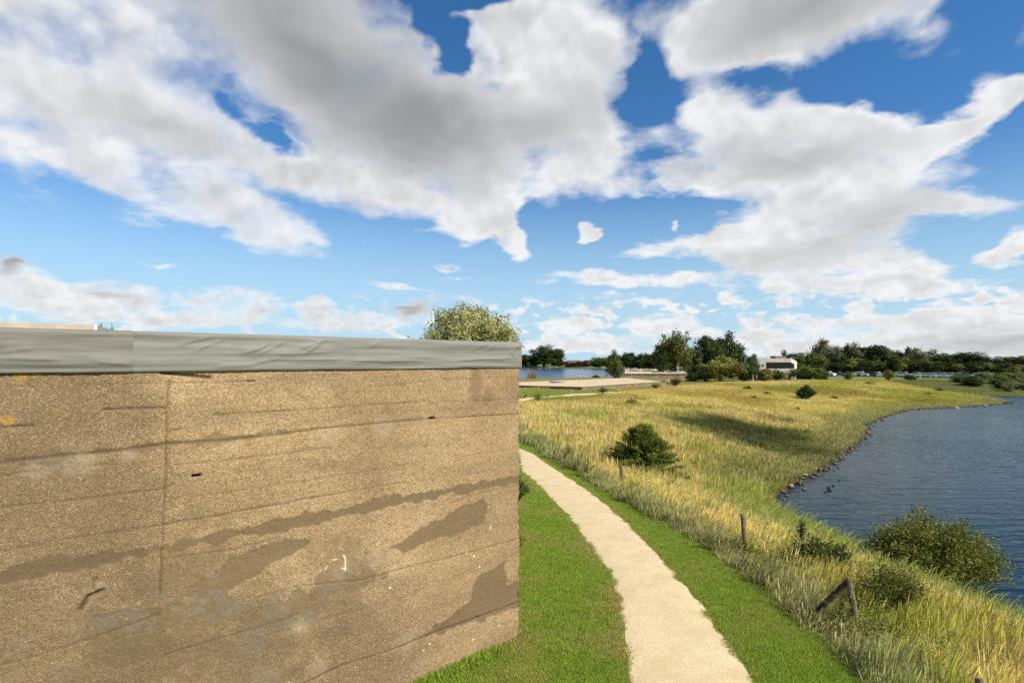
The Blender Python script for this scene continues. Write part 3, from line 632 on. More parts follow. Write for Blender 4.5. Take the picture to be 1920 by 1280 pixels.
# ------------------------------------------------------------------ grass: clumps scattered by geometry nodes (stuff)
M['grass'] = instance_leaf('grass_blades', 0.35)
M['herb'] = instance_leaf('herb_leaves', 0.3)
def blades(n, spread, h, w, lean, curl, seed, head=0.0, segs=3, wind=(0.25, 0.0), leafy=False):
    """a clump of n curved blades; h and v ride along as attributes"""
    r = np.random.default_rng(seed); V = []; Fc = []; H = []; VV = []
    for i in range(n):
        a = r.uniform(0, 2 * math.pi); rr = spread * math.sqrt(r.random()); p0 = Vector((rr * math.cos(a), rr * math.sin(a), 0))
        hh = h * r.uniform(0.55, 1.1); ww = w * r.uniform(0.6, 1.3); b = r.uniform(0, 2 * math.pi)
        dirv = Vector((math.cos(b), math.sin(b), 0)) * lean * r.uniform(0.3, 1.2) + Vector((wind[0], wind[1], 0)) * r.uniform(0.4, 1.2)
        side = Vector((-math.sin(a * 3 + i), math.cos(a * 3 + i), 0)); vv = r.random(); base = len(V)
        for k_ in range(segs + 1):
            t = k_ / segs
            p = p0 + Vector((0, 0, 1)) * hh * (t - curl * 0.45 * t * t) + dirv * hh * (0.35 * t + curl * t * t)
            wd = ww * (1 - 0.85 * t ** 1.6) * (0.65 if head and t < 0.75 else 1)
            if head and k_ >= segs - 1: wd = ww * head * (1.0 if k_ == segs - 1 else 0.25)
            V += [p - side * wd / 2, p + side * wd / 2]; H += [t, t]; VV += [vv, vv]
        for k_ in range(segs): q = base + 2 * k_; Fc.append((q, q + 1, q + 3, q + 2))
    return mesh('clump', np.array([tuple(v) for v in V]), np.array(Fc), M['grass'], False, {'h': np.array(H), 'v': np.array(VV)})
def herbs(n, spread, h, leaf, seed):
    """leafy weeds: upright stems with pairs of leaves"""
    r = np.random.default_rng(seed); V = []; Fc = []; H = []; VV = []
    for i in range(n):
        a = r.uniform(0, 6.283); rr = spread * math.sqrt(r.random()); p0 = Vector((rr * math.cos(a), rr * math.sin(a), 0)); hh = h * r.uniform(0.5, 1.1); vv = r.random()
        ln = Vector((r.normal(0.12, 0.15), r.normal(0, 0.15), 1))
        for k_ in range(7):
            t = 0.2 + 0.8 * k_ / 6; p = p0 + ln * hh * t; b = r.uniform(0, 6.283); L = leaf * (1.2 - 0.6 * t) * r.uniform(0.7, 1.3)
            d = Vector((math.cos(b), math.sin(b), r.uniform(-0.1, 0.6))) * L; s = Vector((-math.sin(b), math.cos(b), r.uniform(-.3, .3))) * L * 0.22; q = len(V)
            V += [p, p + d * 0.5 + s, p + d, p + d * 0.5 - s]; H += [t * 0.6] * 4; VV += [vv * 0.5 + r.random() * 0.5] * 4; Fc.append((q, q + 1, q + 2, q + 3))
    return mesh('clump', np.array([tuple(v) for v in V]), np.array(Fc), M['herb'], False, {'h': np.array(H), 'v': np.array(VV)})
def scatter(name, clumps, X, Y, Z, scale, col, tip, label, seed=1, zs=None):
    r = np.random.default_rng(seed); n = len(X)
    src = bpy.data.collections.new(name + '_source')
    for i, me in enumerate(clumps):
        me.name = name + '_clump'; o = bpy.data.objects.new('%s_clump_%02d' % (name, i), me); src.objects.link(o)
    me = bpy.data.meshes.new(name); me.vertices.add(n); me.vertices.foreach_set('co', np.c_[X, Y, Z].astype(np.float32).ravel())
    def at(nm, typ, key, arr): me.attributes.new(nm, typ, 'POINT').data.foreach_set(key, np.ascontiguousarray(arr).ravel())
    at('idx', 'INT', 'value', r.integers(0, len(clumps), n).astype(np.int32))
    at('rot', 'FLOAT_VECTOR', 'vector', np.c_[np.zeros(n), np.zeros(n), r.uniform(-0.9, 0.9, n)].astype(np.float32))
    at('scl', 'FLOAT_VECTOR', 'vector', np.c_[scale, scale, scale if zs is None else zs].astype(np.float32))
    at('gcol', 'FLOAT_COLOR', 'color', np.c_[col, np.ones(n)].astype(np.float32)); at('tipc', 'FLOAT_COLOR', 'color', np.c_[tip, np.ones(n)].astype(np.float32))
    ng = bpy.data.node_groups.new(name, 'GeometryNodeTree')
    ng.interface.new_socket('Geometry', in_out='INPUT', socket_type='NodeSocketGeometry'); ng.interface.new_socket('Geometry', in_out='OUTPUT', socket_type='NodeSocketGeometry')
    gi = ng.nodes.new('NodeGroupInput'); go = ng.nodes.new('NodeGroupOutput'); ip = ng.nodes.new('GeometryNodeInstanceOnPoints'); ci = ng.nodes.new('GeometryNodeCollectionInfo')
    ci.inputs['Collection'].default_value = src; ci.inputs['Separate Children'].default_value = True; ci.inputs['Reset Children'].default_value = True
    def na(nm, typ):
        a = ng.nodes.new('GeometryNodeInputNamedAttribute'); a.data_type = typ; a.inputs['Name'].default_value = nm; return a.outputs['Attribute']
    L = ng.links.new
    L(gi.outputs[0], ip.inputs['Points']); L(ci.outputs[0], ip.inputs['Instance']); ip.inputs['Pick Instance'].default_value = True
    L(na('idx', 'INT'), ip.inputs['Instance Index']); L(na('rot', 'FLOAT_VECTOR'), ip.inputs['Rotation']); L(na('scl', 'FLOAT_VECTOR'), ip.inputs['Scale'])
    L(ip.outputs[0], go.inputs[0])
    o = obj(name, me, label=label, kind='stuff'); md = o.modifiers.new('scatter', 'NODES'); md.node_group = ng
    return o
def lerp(a, b, t): return np.outer(1 - t, np.array(a)) + np.outer(t, np.array(b))
def pts_in(x0, x1, y0, y1, dens):
    n = int((x1 - x0) * (y1 - y0) * dens); return rng.uniform(x0, x1, n), rng.uniform(y0, y1, n)

# mown lawn on both sides of the path
X1, Y1 = pts_in(-4, 7, 6.5, 17, 330); X2, Y2 = pts_in(-3, 6.5, 17, 37, 170)
X, Y = np.r_[X1, X2], np.r_[Y1, Y2]
s, dp = zone(X, Y); gl = interp_x(gb, np.minimum(Y, 36)) - X
wall_side = (np.c_[X - CORNER.x, Y - CORNER.y] @ np.array([WN.x, WN.y]))
along = (np.c_[X - CORNER.x, Y - CORNER.y] @ np.array([WD.x, WD.y]))
edge = (fbm(X * 2.6, Y * 2.6, 14, 4) - 0.5) * 0.34
k = (dp + edge > 0.03) & (gl > -0.15) & ((wall_side > 0.02) | (along > 0.05)) & (X / Y > -0.32) & (X / Y < 0.75)
X, Y, dp = X[k], Y[k], dp[k]
nn = fbm(X * 0.9, Y * 0.9, 61, 4); n2 = fbm(X * 4, Y * 4, 62, 3)
dry = np.clip((nn - 0.53) * 5 + (n2 - 0.5) * 1.4, 0, 1) * np.where(X < interp_x(pl, np.minimum(Y, 30)), 0.7, 0.35) + np.clip(0.3 - dp, 0, 0.3) * 1.2
col = lerp((0.165, 0.245, 0.024), (0.28, 0.25, 0.075), np.clip(dry, 0, 1)) * (0.75 + 0.5 * rng.random(len(X)))[:, None]
tip = lerp((0.33, 0.44, 0.07), (0.48, 0.42, 0.15), np.clip(dry, 0, 1)) * (0.8 + 0.4 * rng.random(len(X)))[:, None]
lc = [blades(46, 0.10, 0.055, 0.0065, 0.55, 0.35, 400 + i, wind=(0.1, 0)) for i in range(6)]
wsd = (np.c_[X - CORNER.x, Y - CORNER.y] @ np.array([WN.x, WN.y])); foot = np.exp(-(wsd / 0.10) ** 2) * ((np.c_[X - CORNER.x, Y - CORNER.y] @ np.array([WD.x, WD.y])) < 0.15)
scatter('lawn_grass', lc, X, Y, height(X, Y), rng.uniform(0.6, 1.3, len(X)) * (1 + foot * rng.uniform(0.5, 2.4, len(X))) * (0.8 + 0.5 * fbm(X * 1.7, Y * 1.7, 63, 3)), col, tip, 'short mown green lawn on both sides of the footpath', 2)

# long grass and weeds on the bank
def bank(x0, x1, y0, y1, dens):
    X, Y = pts_in(x0, x1, y0, y1, dens)
    k = (X / np.maximum(Y, 1) > -0.10) & (X / np.maximum(Y, 1) < 1.02)
    X, Y = X[k], Y[k]; s, dp = zone(X, Y)
    gg = np.where(Y < 35.5, X - interp_x(gb, np.minimum(Y, 35.5)), dp - 0.25)
    edge = (fbm(X * 1.5, Y * 1.5, 16, 3) - 0.5) * 0.35
    k = (gg + edge > 0.0) & (s > 0.25) & (dp > 0.1) & (sdf(X, Y, LAKE) > 1)
    return X[k], Y[k], s[k], gg[k], dp[k]
CAIS1 = [(11.9, 97), (32.1, 121.7), (30, 148), (-9, 108)]
def bank_scatter(tagname, area, hmul, clumpset, fsize, seed, keep_left=False):
    X, Y, s, gg, dp = bank(*area)
    midx = interp_x(MID, Y)
    k = ~inside(X, Y, CAIS1) & (Y + X * 0.25 < 176) & ((X > midx - 1) | (Y < 35) | ((Y > 60) & (Y < 100))) & ~((Y > 122) & (X < 33)) & ~((Y > 126) & (X < 62))
    X, Y, s, gg, dp = X[k], Y[k], s[k], gg[k], dp[k]
    Z = height(X, Y); n = len(X)
    pat = fbm(X * 0.16, Y * 0.16, 71, 4); fine = fbm(X * 0.8, Y * 0.8, 72, 3)
    shore_g = (1 - sstep(s + (fine - 0.5) * 3, 1.2, np.where(Y < 30, 3.6, 7.0)))
    dk = np.clip(dark_patch(X, Y) + (fbm(X * 0.35, Y * 0.35, 5) - 0.5) * 0.9 * (dark_patch(X, Y) > 0.06), 0, 1)
    edgeg = (1 - sstep(gg, 0.5, 1.3)) * (Y < 45)
    greenish = np.clip((pat - 0.50) * 3.6 + (fine - 0.5) * 2.4 + (fbm(X * 2.2, Y * 2.2, 73, 2) - 0.5) * 1.2 * (Y < 30), 0, 1)
    greenish = np.maximum(greenish, sstep(Y, 62, 84) * sstep(X, 30, 60) * np.clip(0.55 + (pat - 0.5) * 4, 0, 1))
    base = lerp((0.44, 0.34, 0.098), (0.25, 0.255, 0.048), greenish); top = lerp((0.76, 0.61, 0.235), (0.50, 0.47, 0.11), greenish)
    brn = (sstep(Y, 55, 75) * np.clip((fbm(X * 0.09, Y * 0.09, 75, 3) - 0.42) * 4, 0, 1))[:, None]; base = base * (1 - 0.22 * brn); top = top * (1 - brn * np.array((0.22, 0.30, 0.36)))
    shc = np.where((Y < 30)[:, None], np.array((0.19, 0.235, 0.04)), np.array((0.20, 0.205, 0.06))); sht = np.where((Y < 30)[:, None], np.array((0.44, 0.45, 0.11)), np.array((0.42, 0.385, 0.14)))
    base = base * (1 - shore_g)[:, None] + shc * shore_g[:, None]; top = top * (1 - shore_g)[:, None] + sht * shore_g[:, None]
    lowg = ((X < 17) & (Y > 72) & (Y < 99) & (X - Y * 0.5 < -28))[:, None]; base = np.where(lowg, np.array((0.19, 0.22, 0.045)), base); top = np.where(lowg, np.array((0.38, 0.39, 0.10)), top)
    fld = (((X > 89) & (Y > 112)) | (Y + 0.35 * X > 168))[:, None]; base = np.where(fld, np.array((0.13, 0.15, 0.045)), base); top = np.where(fld, np.array((0.25, 0.25, 0.09)), top)
    base = base * (1 - edgeg * 0.85)[:, None] + np.array((0.17, 0.185, 0.06)) * (edgeg * 0.85)[:, None]; top = top * (1 - edgeg * 0.85)[:, None] + np.array((0.42, 0.41, 0.20)) * (edgeg * 0.85)[:, None]
    dkk = np.clip(dk * 1.15, 0, 1)[:, None]; base = base * (1 - dkk) + np.array((0.042, 0.058, 0.012)) * dkk; top = top * (1 - dkk) + np.array((0.10, 0.11, 0.03)) * dkk
    jit = (1 + (rng.random(n) - 0.5) * np.where(Y > 66, 0.34, 0.6))[:, None] * np.c_[np.ones(n), 0.95 + 0.14 * fbm(X * 0.6, Y * 0.6, 74, 3), 0.8 + 0.4 * rng.random(n)]
    hgt = hmul * (0.75 + 0.5 * fine) * (1 - 0.25 * shore_g * (Y > 30)) * np.where(Y > 80, 0.8, 1.0) * np.where(gg < 0.25, 0.7, 1.0) * np.where((X > 89) & (Y > 112), 0.45, 1.0) * np.where((X < 17) & (Y > 61) & (Y < 99), 0.28, 1.0) * (1 - 0.55 * np.exp(-(((X - 6.2) / 0.8) ** 2 + ((Y - 10.3) / 0.8) ** 2) ** 2)) * (1 - 0.5 * np.exp(-(((X - 5.9) / 0.5) ** 2 + ((Y - 14.1) / 0.7) ** 2) ** 2)) * (1 - 0.55 * np.exp(-(((X - 4.4) / 0.6) ** 2 + ((Y - 22.3) / 1.1) ** 2) ** 2))
    return scatter(tagname, clumpset, X, Y, Z - 0.02, fsize * rng.uniform(0.75, 1.25, n), base * jit, top * jit,
                   {'near': 'tall golden grass and weeds on the near bank below the fence', 'mid': 'tall golden grass over the middle of the slope', 'far': 'yellow grass on the far bank and headland'}[tagname.split('_')[0]], seed, hgt * rng.uniform(0.75, 1.2, n))
nearc = [blades(22, 0.16, 0.80, 0.011, 0.35, 0.45, 500 + i, segs=4) for i in range(5)] + [blades(14, 0.16, 1.0, 0.010, 0.22, 0.25, 520 + i, head=2.0, segs=4) for i in range(4)] + [blades(18, 0.18, 0.6, 0.016, 0.6, 0.8, 540 + i, segs=4) for i in range(2)]
bank_scatter('near_bank_grass', (3, 17, 7, 26, 76), 0.60, nearc, 1.0, 3)
midc = [blades(20, 0.28, 0.85, 0.020, 0.30, 0.35, 600 + i, segs=3) for i in range(4)] + [blades(14, 0.28, 1.0, 0.018, 0.2, 0.2, 620 + i, head=1.8, segs=3) for i in range(4)]
bank_scatter('mid_bank_grass', (-4, 48, 26, 66, 20), 0.74, midc, 1.1, 4)
farc = [blades(26, 0.55, 0.85, 0.040, 0.30, 0.35, 700 + i, segs=2) for i in range(5)]
bank_scatter('far_bank_grass', (-8, 150, 66, 170, 6.0), 0.66, farc, 1.15, 5)

# broad-leaved reeds and herbs along the near water's edge and in the dark hollow
X, Y, s, gg, dp = bank(6, 15, 9, 30, 26)
k = (s < 3.2 + (fbm(X, Y, 81) - 0.5) * 3) & (rng.random(len(X)) < 0.8); X, Y = X[k], Y[k]
n = len(X); jit = (0.7 + 0.6 * rng.random(n))[:, None]
reedc = [blades(9, 0.16, 1.0, 0.030, 0.5, 0.65, 800 + i, segs=5) for i in range(5)]
scatter('shore_reeds', reedc, X, Y, height(X, Y) - 0.02, rng.uniform(0.7, 1.25, n), np.tile((0.15, 0.21, 0.035), (n, 1)) * jit, np.tile((0.40, 0.45, 0.10), (n, 1)) * jit, 'yellow green reeds along the near water edge', 6)
X, Y = pts_in(10, 40, 36, 74, 6.0); dkv = dark_patch(X, Y) + (fbm(X * 0.35, Y * 0.35, 5) - 0.5) * 1.2 * (dark_patch(X, Y) > 0.03); k = (dkv > 0.25 + 0.5 * rng.random(len(X))) & (sdf(X, Y, SHORE) > 2); X, Y, dkv = X[k], Y[k], np.clip((dkv[k] - 0.4) * 1.8, 0, 1); n = len(X)
jit = (0.6 + 0.8 * rng.random(n))[:, None]
herbc = [herbs(12, 0.42, 0.7, 0.18, 900 + i) for i in range(5)]
scatter('dark_weeds', herbc, X, Y, height(X, Y), rng.uniform(0.8, 1.3, n), lerp((0.10, 0.14, 0.022), (0.045, 0.056, 0.012), dkv) * jit, lerp((0.22, 0.25, 0.055), (0.10, 0.102, 0.028), dkv) * jit, 'dark olive weeds filling the hollow in the slope', 7)
X, Y, s, gg, dp = bank(4, 15, 8, 36, 5.0); k = (fbm(X * 0.5, Y * 0.5, 91, 3) > 0.53) & (gg > 0.3); X, Y = X[k], Y[k]; n = len(X); jit = (0.6 + 0.8 * rng.random(n))[:, None]
herbn = [herbs(9, 0.22, 0.6, 0.10, 950 + i) for i in range(5)]
scatter('bank_weeds', herbn, X, Y, height(X, Y), rng.uniform(0.7, 1.4, n), np.tile((0.09, 0.13, 0.02), (n, 1)) * jit, np.tile((0.24, 0.28, 0.055), (n, 1)) * jit, 'green leafy weeds scattered through the golden grass', 8)

# ------------------------------------------------------------------ trees and shrubs
def crown_mesh(name, mat, seed, lobes=26, leaves=5200, leaf=0.045, shape='round', narrow=0.55, hang=0.0, fuzz=0.16, flat=0.0):
    """leaf-sized faces gathered in clumps through the crown; unit size, radius 1 in plan, z from 0 to 2"""
    r = np.random.default_rng(seed); cen = []; rad = []
    while len(cen) < lobes:
        p = r.uniform(-1, 1, 3); d = np.linalg.norm(p)
        if d > 1 or d < 0.30: continue
        if shape == 'cone' and math.hypot(p[0], p[1]) > 0.95 * (1 - (p[2] + 1) / 2.15) + 0.1: continue
        if shape == 'dome' and p[2] < -0.9: continue
        if shape == 'fan' and math.hypot(p[0], p[1]) > 0.35 + 0.65 * (p[2] + 1) / 2 + 0.05: continue
        cen.append(p * 0.80); rad.append(r.uniform(0.16, 0.34))
    cen, rad = np.array(cen), np.array(rad)
    # twigs: every lobe breaks into small sprays
    sub = 12; sc_ = np.repeat(cen, sub, 0); sr = np.repeat(rad, sub); sd = r.normal(size=(len(sc_), 3)); sd /= np.linalg.norm(sd, axis=1)[:, None]
    sc_ = sc_ + sd * (sr * r.uniform(0.5, 1.0, len(sr)))[:, None]; lobev = np.repeat(r.random(lobes), sub)
    n = leaves; w = r.integers(0, len(sc_), n)
    off = r.normal(size=(n, 3)) * (fuzz * 0.55); off[:, 2] *= (0.75 - 0.5 * flat)
    P = sc_[w] + off; P[:, 2] -= hang * np.abs(r.normal(size=n)) * 0.15
    out = P / np.maximum(np.linalg.norm(P, axis=1), 1e-6)[:, None]
    nrm = out * 0.7 + r.normal(size=(n, 3)) * 0.75 + np.array((0.1, -0.1, 0.35)); nrm /= np.linalg.norm(nrm, axis=1)[:, None]
    t = np.cross(nrm, r.normal(size=(n, 3)) + np.array((0, 0, -hang * 3))); t /= np.linalg.norm(t, axis=1)[:, None]; b = np.cross(nrm, t)
    L = (leaf * r.uniform(0.6, 1.4, n))[:, None]
    V = np.stack([P - t * L, P - b * L * narrow, P + t * L, P + b * L * narrow], 1).reshape(-1, 3)
    V[:, 2] += 1.0
    v = np.repeat(np.clip(0.55 * lobev[w] + 0.45 * r.random(n), 0, 1), 4)
    return mesh(name, V, np.arange(4 * n).reshape(-1, 4), mat, False, {'v': v})
def trunk_mesh(seed, limbs=6, r0=0.06, fork=0.5, shape='round'):
    r = random.Random(seed); b = MB()
    top = [(0, 0, -0.08), (0.01, 0, 0.35), (r.uniform(-.05, .05), r.uniform(-.05, .05), fork), (r.uniform(-.1, .1), r.uniform(-.1, .1), 1.2), (r.uniform(-.12, .12), 0, 1.7)]
    b.tube(top, [r0 * 1.25, r0, r0 * .8, r0 * .5, r0 * .15], 7)
    for i in range(limbs):
        a = i * 2.4 + r.uniform(-.4, .4); z0 = fork + r.uniform(-.15, .45); L = r.uniform(.5, .8)
        b.tube([(0, 0, z0), (math.cos(a) * L * .5, math.sin(a) * L * .5, z0 + .28), (math.cos(a) * L, math.sin(a) * L, z0 + r.uniform(.45, .75))], [r0 * .55, r0 * .35, r0 * .1], 5)
    return b.mesh('trunk', M['bark'], True)
G0 = leaf_mat('deep_green_leaves', (0.021, 0.039, 0.009), (0.048, 0.076, 0.016), (0.096, 0.119, 0.029))
G1 = leaf_mat('mid_green_leaves', (0.044, 0.077, 0.015), (0.111, 0.156, 0.030), (0.224, 0.246, 0.060))
G2 = leaf_mat('silver_willow_leaves', (0.123, 0.145, 0.058), (0.275, 0.290, 0.138), (0.522, 0.522, 0.319), 0.3)
G3 = leaf_mat('olive_leaves', (0.105, 0.116, 0.021), (0.228, 0.228, 0.042), (0.385, 0.350, 0.079))
G4 = leaf_mat('rusty_leaves', (0.065, 0.039, 0.018), (0.117, 0.072, 0.029), (0.169, 0.111, 0.046))
G5 = leaf_mat('thorn_leaves', (0.066, 0.096, 0.017), (0.144, 0.172, 0.030), (0.279, 0.271, 0.056))
G6 = leaf_mat('yew_green_needles', (0.065, 0.117, 0.016), (0.163, 0.215, 0.029), (0.338, 0.364, 0.065))
CR = {
 'dark': [crown_mesh('crown', G0, 10 + i, 38, 8500, 0.052) for i in range(4)],
 'mid': [crown_mesh('crown', G1, 30 + i, 36, 8500, 0.050) for i in range(4)],
 'silver': [crown_mesh('crown', G2, 50 + i, 34, 9000, 0.046, narrow=0.3) for i in range(2)],
 'grey': [crown_mesh('crown', leaf_mat('grey_green_leaves', (0.075, 0.093, 0.038), (0.165, 0.188, 0.083), (0.315, 0.330, 0.173)), 60 + i, 34, 8500, 0.048) for i in range(2)],
 'olive': [crown_mesh('crown', G3, 70 + i, 32, 7500, 0.05, 'dome') for i in range(2)],
 'rusty': [crown_mesh('crown', G4, 80 + i, 26, 5000, 0.045, 'dome') for i in range(2)],
 'cone': [crown_mesh('crown', G1, 90, 32, 7500, 0.046, 'cone')],
}
TR = [trunk_mesh(200 + i) for i in range(4)]
_cnt = {}
ORD = 'first second third fourth fifth sixth seventh eighth ninth tenth eleventh twelfth thirteenth fourteenth fifteenth'.split()
_ord = {}
def nth(key):
    _ord[key] = _ord.get(key, -1) + 1; return ORD[_ord[key]]
def tree(px, wpx, top, d, kind, label, name='tree', cat='tree', group=None, z0=None, low=0.0, x=None):
    """crown as wide as wpx photo columns, its top at photo row `top`; low = clear trunk as a share of the height"""
    X = gx(px, d) if x is None else x
    zb = float(height(X, d)) if z0 is None else z0
    H = gz(top, d) - zb; w = wpx / F * d / 2
    e = bpy.data.objects.new(name, None); COL.objects.link(e); e.location = (X, d, zb); tag(e, label, cat, group)
    k_ = _cnt.get(kind, 0); _cnt[kind] = k_ + 1
    c = obj('crown', CR[kind][k_ % len(CR[kind])], e); c.location = (0, 0, H * low); c.scale = (w, w, H * (1 - low) / 1.98); c.rotation_euler = (0, 0, (k_ * 2.1) % 6.28)
    t = obj('trunk', TR[k_ % 4], e); t.scale = (w * 0.9, w * 0.9, H / 2.05); t.rotation_euler = (0, 0, (k_ * 1.3) % 6.28)
    return e

# leafy bushes near the camera: real branches carrying sprays of small leaves
def bush(name, label, loc, rx, ry, h, mat, seed, nbr=60, leaf=0.05, per=160, narrow=0.5, droop=0.0, layered=False, lean=(0, 0), cat='shrub', group=None, spread=0.11, start=0.25):
    r = np.random.default_rng(seed); stems = MB(); P = []; D = []; LV = []
    for i in range(nbr):
        a = r.uniform(0, 6.283); u = r.random() ** 0.55
        if layered: zf = 0.03 + 0.97 * r.random() ** 1.35; rr = (1 - zf ** 1.5) ** 0.7 * 0.95 + 0.04; tipv = np.array((math.cos(a) * rx * rr * r.uniform(.6, 1.18), math.sin(a) * ry * rr * r.uniform(.6, 1.18), h * zf))
        else:
            zf = math.sqrt(max(0, 1 - (u * 0.92) ** 2)); tipv = np.array((math.cos(a) * rx * u, math.sin(a) * ry * u, h * (0.12 + 0.88 * zf * r.uniform(0.55, 1.05))))
        shoot = (not layered) and h < 4 and r.random() < 0.14
        if shoot: tipv = tipv * np.array((1.18, 1.18, 1.22))
        tipv = tipv + np.array((lean[0] * tipv[2], lean[1] * tipv[2], 0)); z0 = h * (0.85 * zf if layered else 0.02)
        base = np.array((r.normal() * rx * .05, r.normal() * ry * .05, max(0, z0 - 0.25 * h * (1 if layered else 0))))
        mid = base * 0.45 + tipv * 0.55 + np.array((0, 0, (0.12 if not layered else 0.06) * h)); q0 = base
        pts = [(1 - t) ** 2 * base + 2 * t * (1 - t) * mid + t * t * tipv for t in (0, .25, .5, .75, 1)]
        rb = 0.010 + 0.006 * h; stems.tube([tuple(p) for p in pts], [rb * (1 - .8 * j / 4) for j in range(5)], 4, False)
        lv = r.random(); n = int(per * r.uniform(.6, 1.3) * (0.45 if shoot else 1)); t = start + (1 - start) * r.random(n) ** 0.7
        c = np.outer((1 - t) ** 2, base) + np.outer(2 * t * (1 - t), mid) + np.outer(t * t, tipv)
        o_ = r.normal(size=(n, 3)) * spread * (rx + ry) / 2 * (0.35 + 0.75 * t * (0.3 if shoot else 1))[:, None]; o_[:, 2] *= 0.45 if layered else 0.8; o_[:, 2] -= droop * np.abs(r.normal(size=n)) * .1
        P.append(c + o_); dv = (tipv - base) / max(np.linalg.norm(tipv - base), 1e-6); D.append(np.tile(dv, (n, 1))); LV.append(np.clip(.5 * lv + .5 * r.random(n), 0, 1))
    core = obj
    P = np.concatenate(P); D = np.concatenate(D); LV = np.concatenate(LV); P[:, 2] = np.maximum(P[:, 2], 0.02); n = len(P)
    nrm = r.normal(size=(n, 3)) * .7 + np.array((0.1, -.1, .8)); t = D * .8 + r.normal(size=(n, 3)) * .6; t /= np.linalg.norm(t, axis=1)[:, None]
    b = np.cross(nrm, t); b /= np.maximum(np.linalg.norm(b, axis=1), 1e-6)[:, None]; L = (leaf * r.uniform(.55, 1.35, n))[:, None] / 2
    V = np.stack([P - t * L, P - b * L * narrow, P + t * L, P + b * L * narrow], 1).reshape(-1, 3)
    e = bpy.data.objects.new(name, None); COL.objects.link(e); e.location = loc; tag(e, label, cat, group)
    obj('foliage', mesh('foliage', V, np.arange(4 * n).reshape(-1, 4), mat, False, {'v': np.repeat(LV, 4)}), e)
    stems.build('stems', M['bark'], e, True)
    return e
def on_ground(px, d, dz=0.0): X = gx(px, d); return (X, d, float(height(X, d)) - dz)

bush('conifer_bush', 'dense green bush with layered sprays alone on the golden slope', on_ground(1206, 27.5, 0.1), 2.0, 1.9, 2.55, G6, 1, 280, 0.11, 200, 0.34, layered=True, spread=0.042, start=0.3)
bush('thorn_bush', 'large sprawling thorn bush leaning over the lake edge', on_ground(1748, 18.2, 0.0), 2.05, 1.5, 2.3, G5, 2, 190, 0.085, 330, 0.6, spread=0.10)
bush('thorn_bush', 'twiggy olive bush directly behind the braced corner post', on_ground(1662, 11.2, 0.05), 0.78, 0.65, 1.1, G5, 3, 54, 0.045, 130, 0.55, spread=0.12)
bush('bramble_bush', 'low dark green bush left of the braced post', on_ground(1532, 13.6, 0.05), 0.8, 0.6, 0.75, G1, 4, 60, 0.075, 200, 0.6, spread=0.14)
bush('wall_shrub', 'small green shrub against the far corner of the concrete wall', (gx(972, 20.2), 20.2, 0), 0.42, 0.5, 0.95, G1, 5, 34, 0.06, 110, 0.55, spread=0.14)
bush('wall_shrub', 'sparse brownish weed shrub at the foot of the concrete wall', (gx(968, 14.8), 14.8, 0), 0.32, 0.35, 0.6, G3, 6, 22, 0.05, 60, 0.45, spread=0.16)
bush('slope_bush', 'lone dark bush casting a shadow below the building', on_ground(1510, 88, 0.1), 1.3, 1.2, 2.3, G0, 7, 60, 0.24, 110, 0.5, spread=0.14)
bush('bramble_bush', 'dark shrub left of the walker in the red top', on_ground(1231, 103, 0.1), 0.9, 0.9, 1.1, G3, 8, 30, 0.2, 60, 0.5)
bush('bramble_bush', 'dark brown shrub right of the walker in the white shirt', on_ground(1268, 109, 0.1), 1.6, 1.2, 1.7, G4, 9, 34, 0.2, 70, 0.5)
for i, (px_, d_, w_, h_, lab) in enumerate([(1402, 100, .9, .8, 'low dark shrub on the slope below the walkers, upper of two'), (1413, 84, .7, .6, 'low dark shrub on the slope below the walkers, lower of two'), (1438, 92, .7, .6, 'small green tuft between the walkers and the lone dark bush'),
        (1495, 72, .8, .5, 'flat dark shrub downhill from the lone dark bush'), (1631, 120, 1.1, .9, 'small bush on the crest right of the lone dark bush'), (1563, 92, .9, .6, 'small bush on the golden slope right of the lone dark bush'),
        (1760, 106, 1.0, .8, 'small shrub near the end of the headland'), (1740, 100, .9, .6, 'pale green tuft on the headland slope')]):
    bush('slope_shrub', lab, on_ground(px_, d_, 0.05), w_, w_, h_, (G0, G3, G1)[i % 3], 20 + i, 22, 0.16, 50, 0.5, group='small shrubs on the grassy slope')
for i, (px_, d_, w_, h_, lab, mt) in enumerate([(1066, 27.5, .22, 1.25, 'tall dark green weed rising from the fence grass', G1), (1100, 24.5, .35, .9, 'grey seeding weed clump beside the fence', G3), (1502, 15.0, .16, 1.25, 'thin dark stemmed weed above the low bush', G0), (1010, 70, .9, 1.3, 'leafy weed clump in front of the far path bend', G3), (1186, 62, .8, 1.0, 'green weed clump in the golden grass above the bush', G3), (1130, 86, .8, 1.2, 'dark weed at the corner of the low sandy roof', G0)]):
    bush('tall_weed', lab, on_ground(px_, d_, 0.02), w_, w_, h_, mt, 40 + i, 16, 0.05 if d_ < 40 else 0.15, 50, 0.4, cat='weed', group='tall weeds standing out of the grass', spread=0.25)

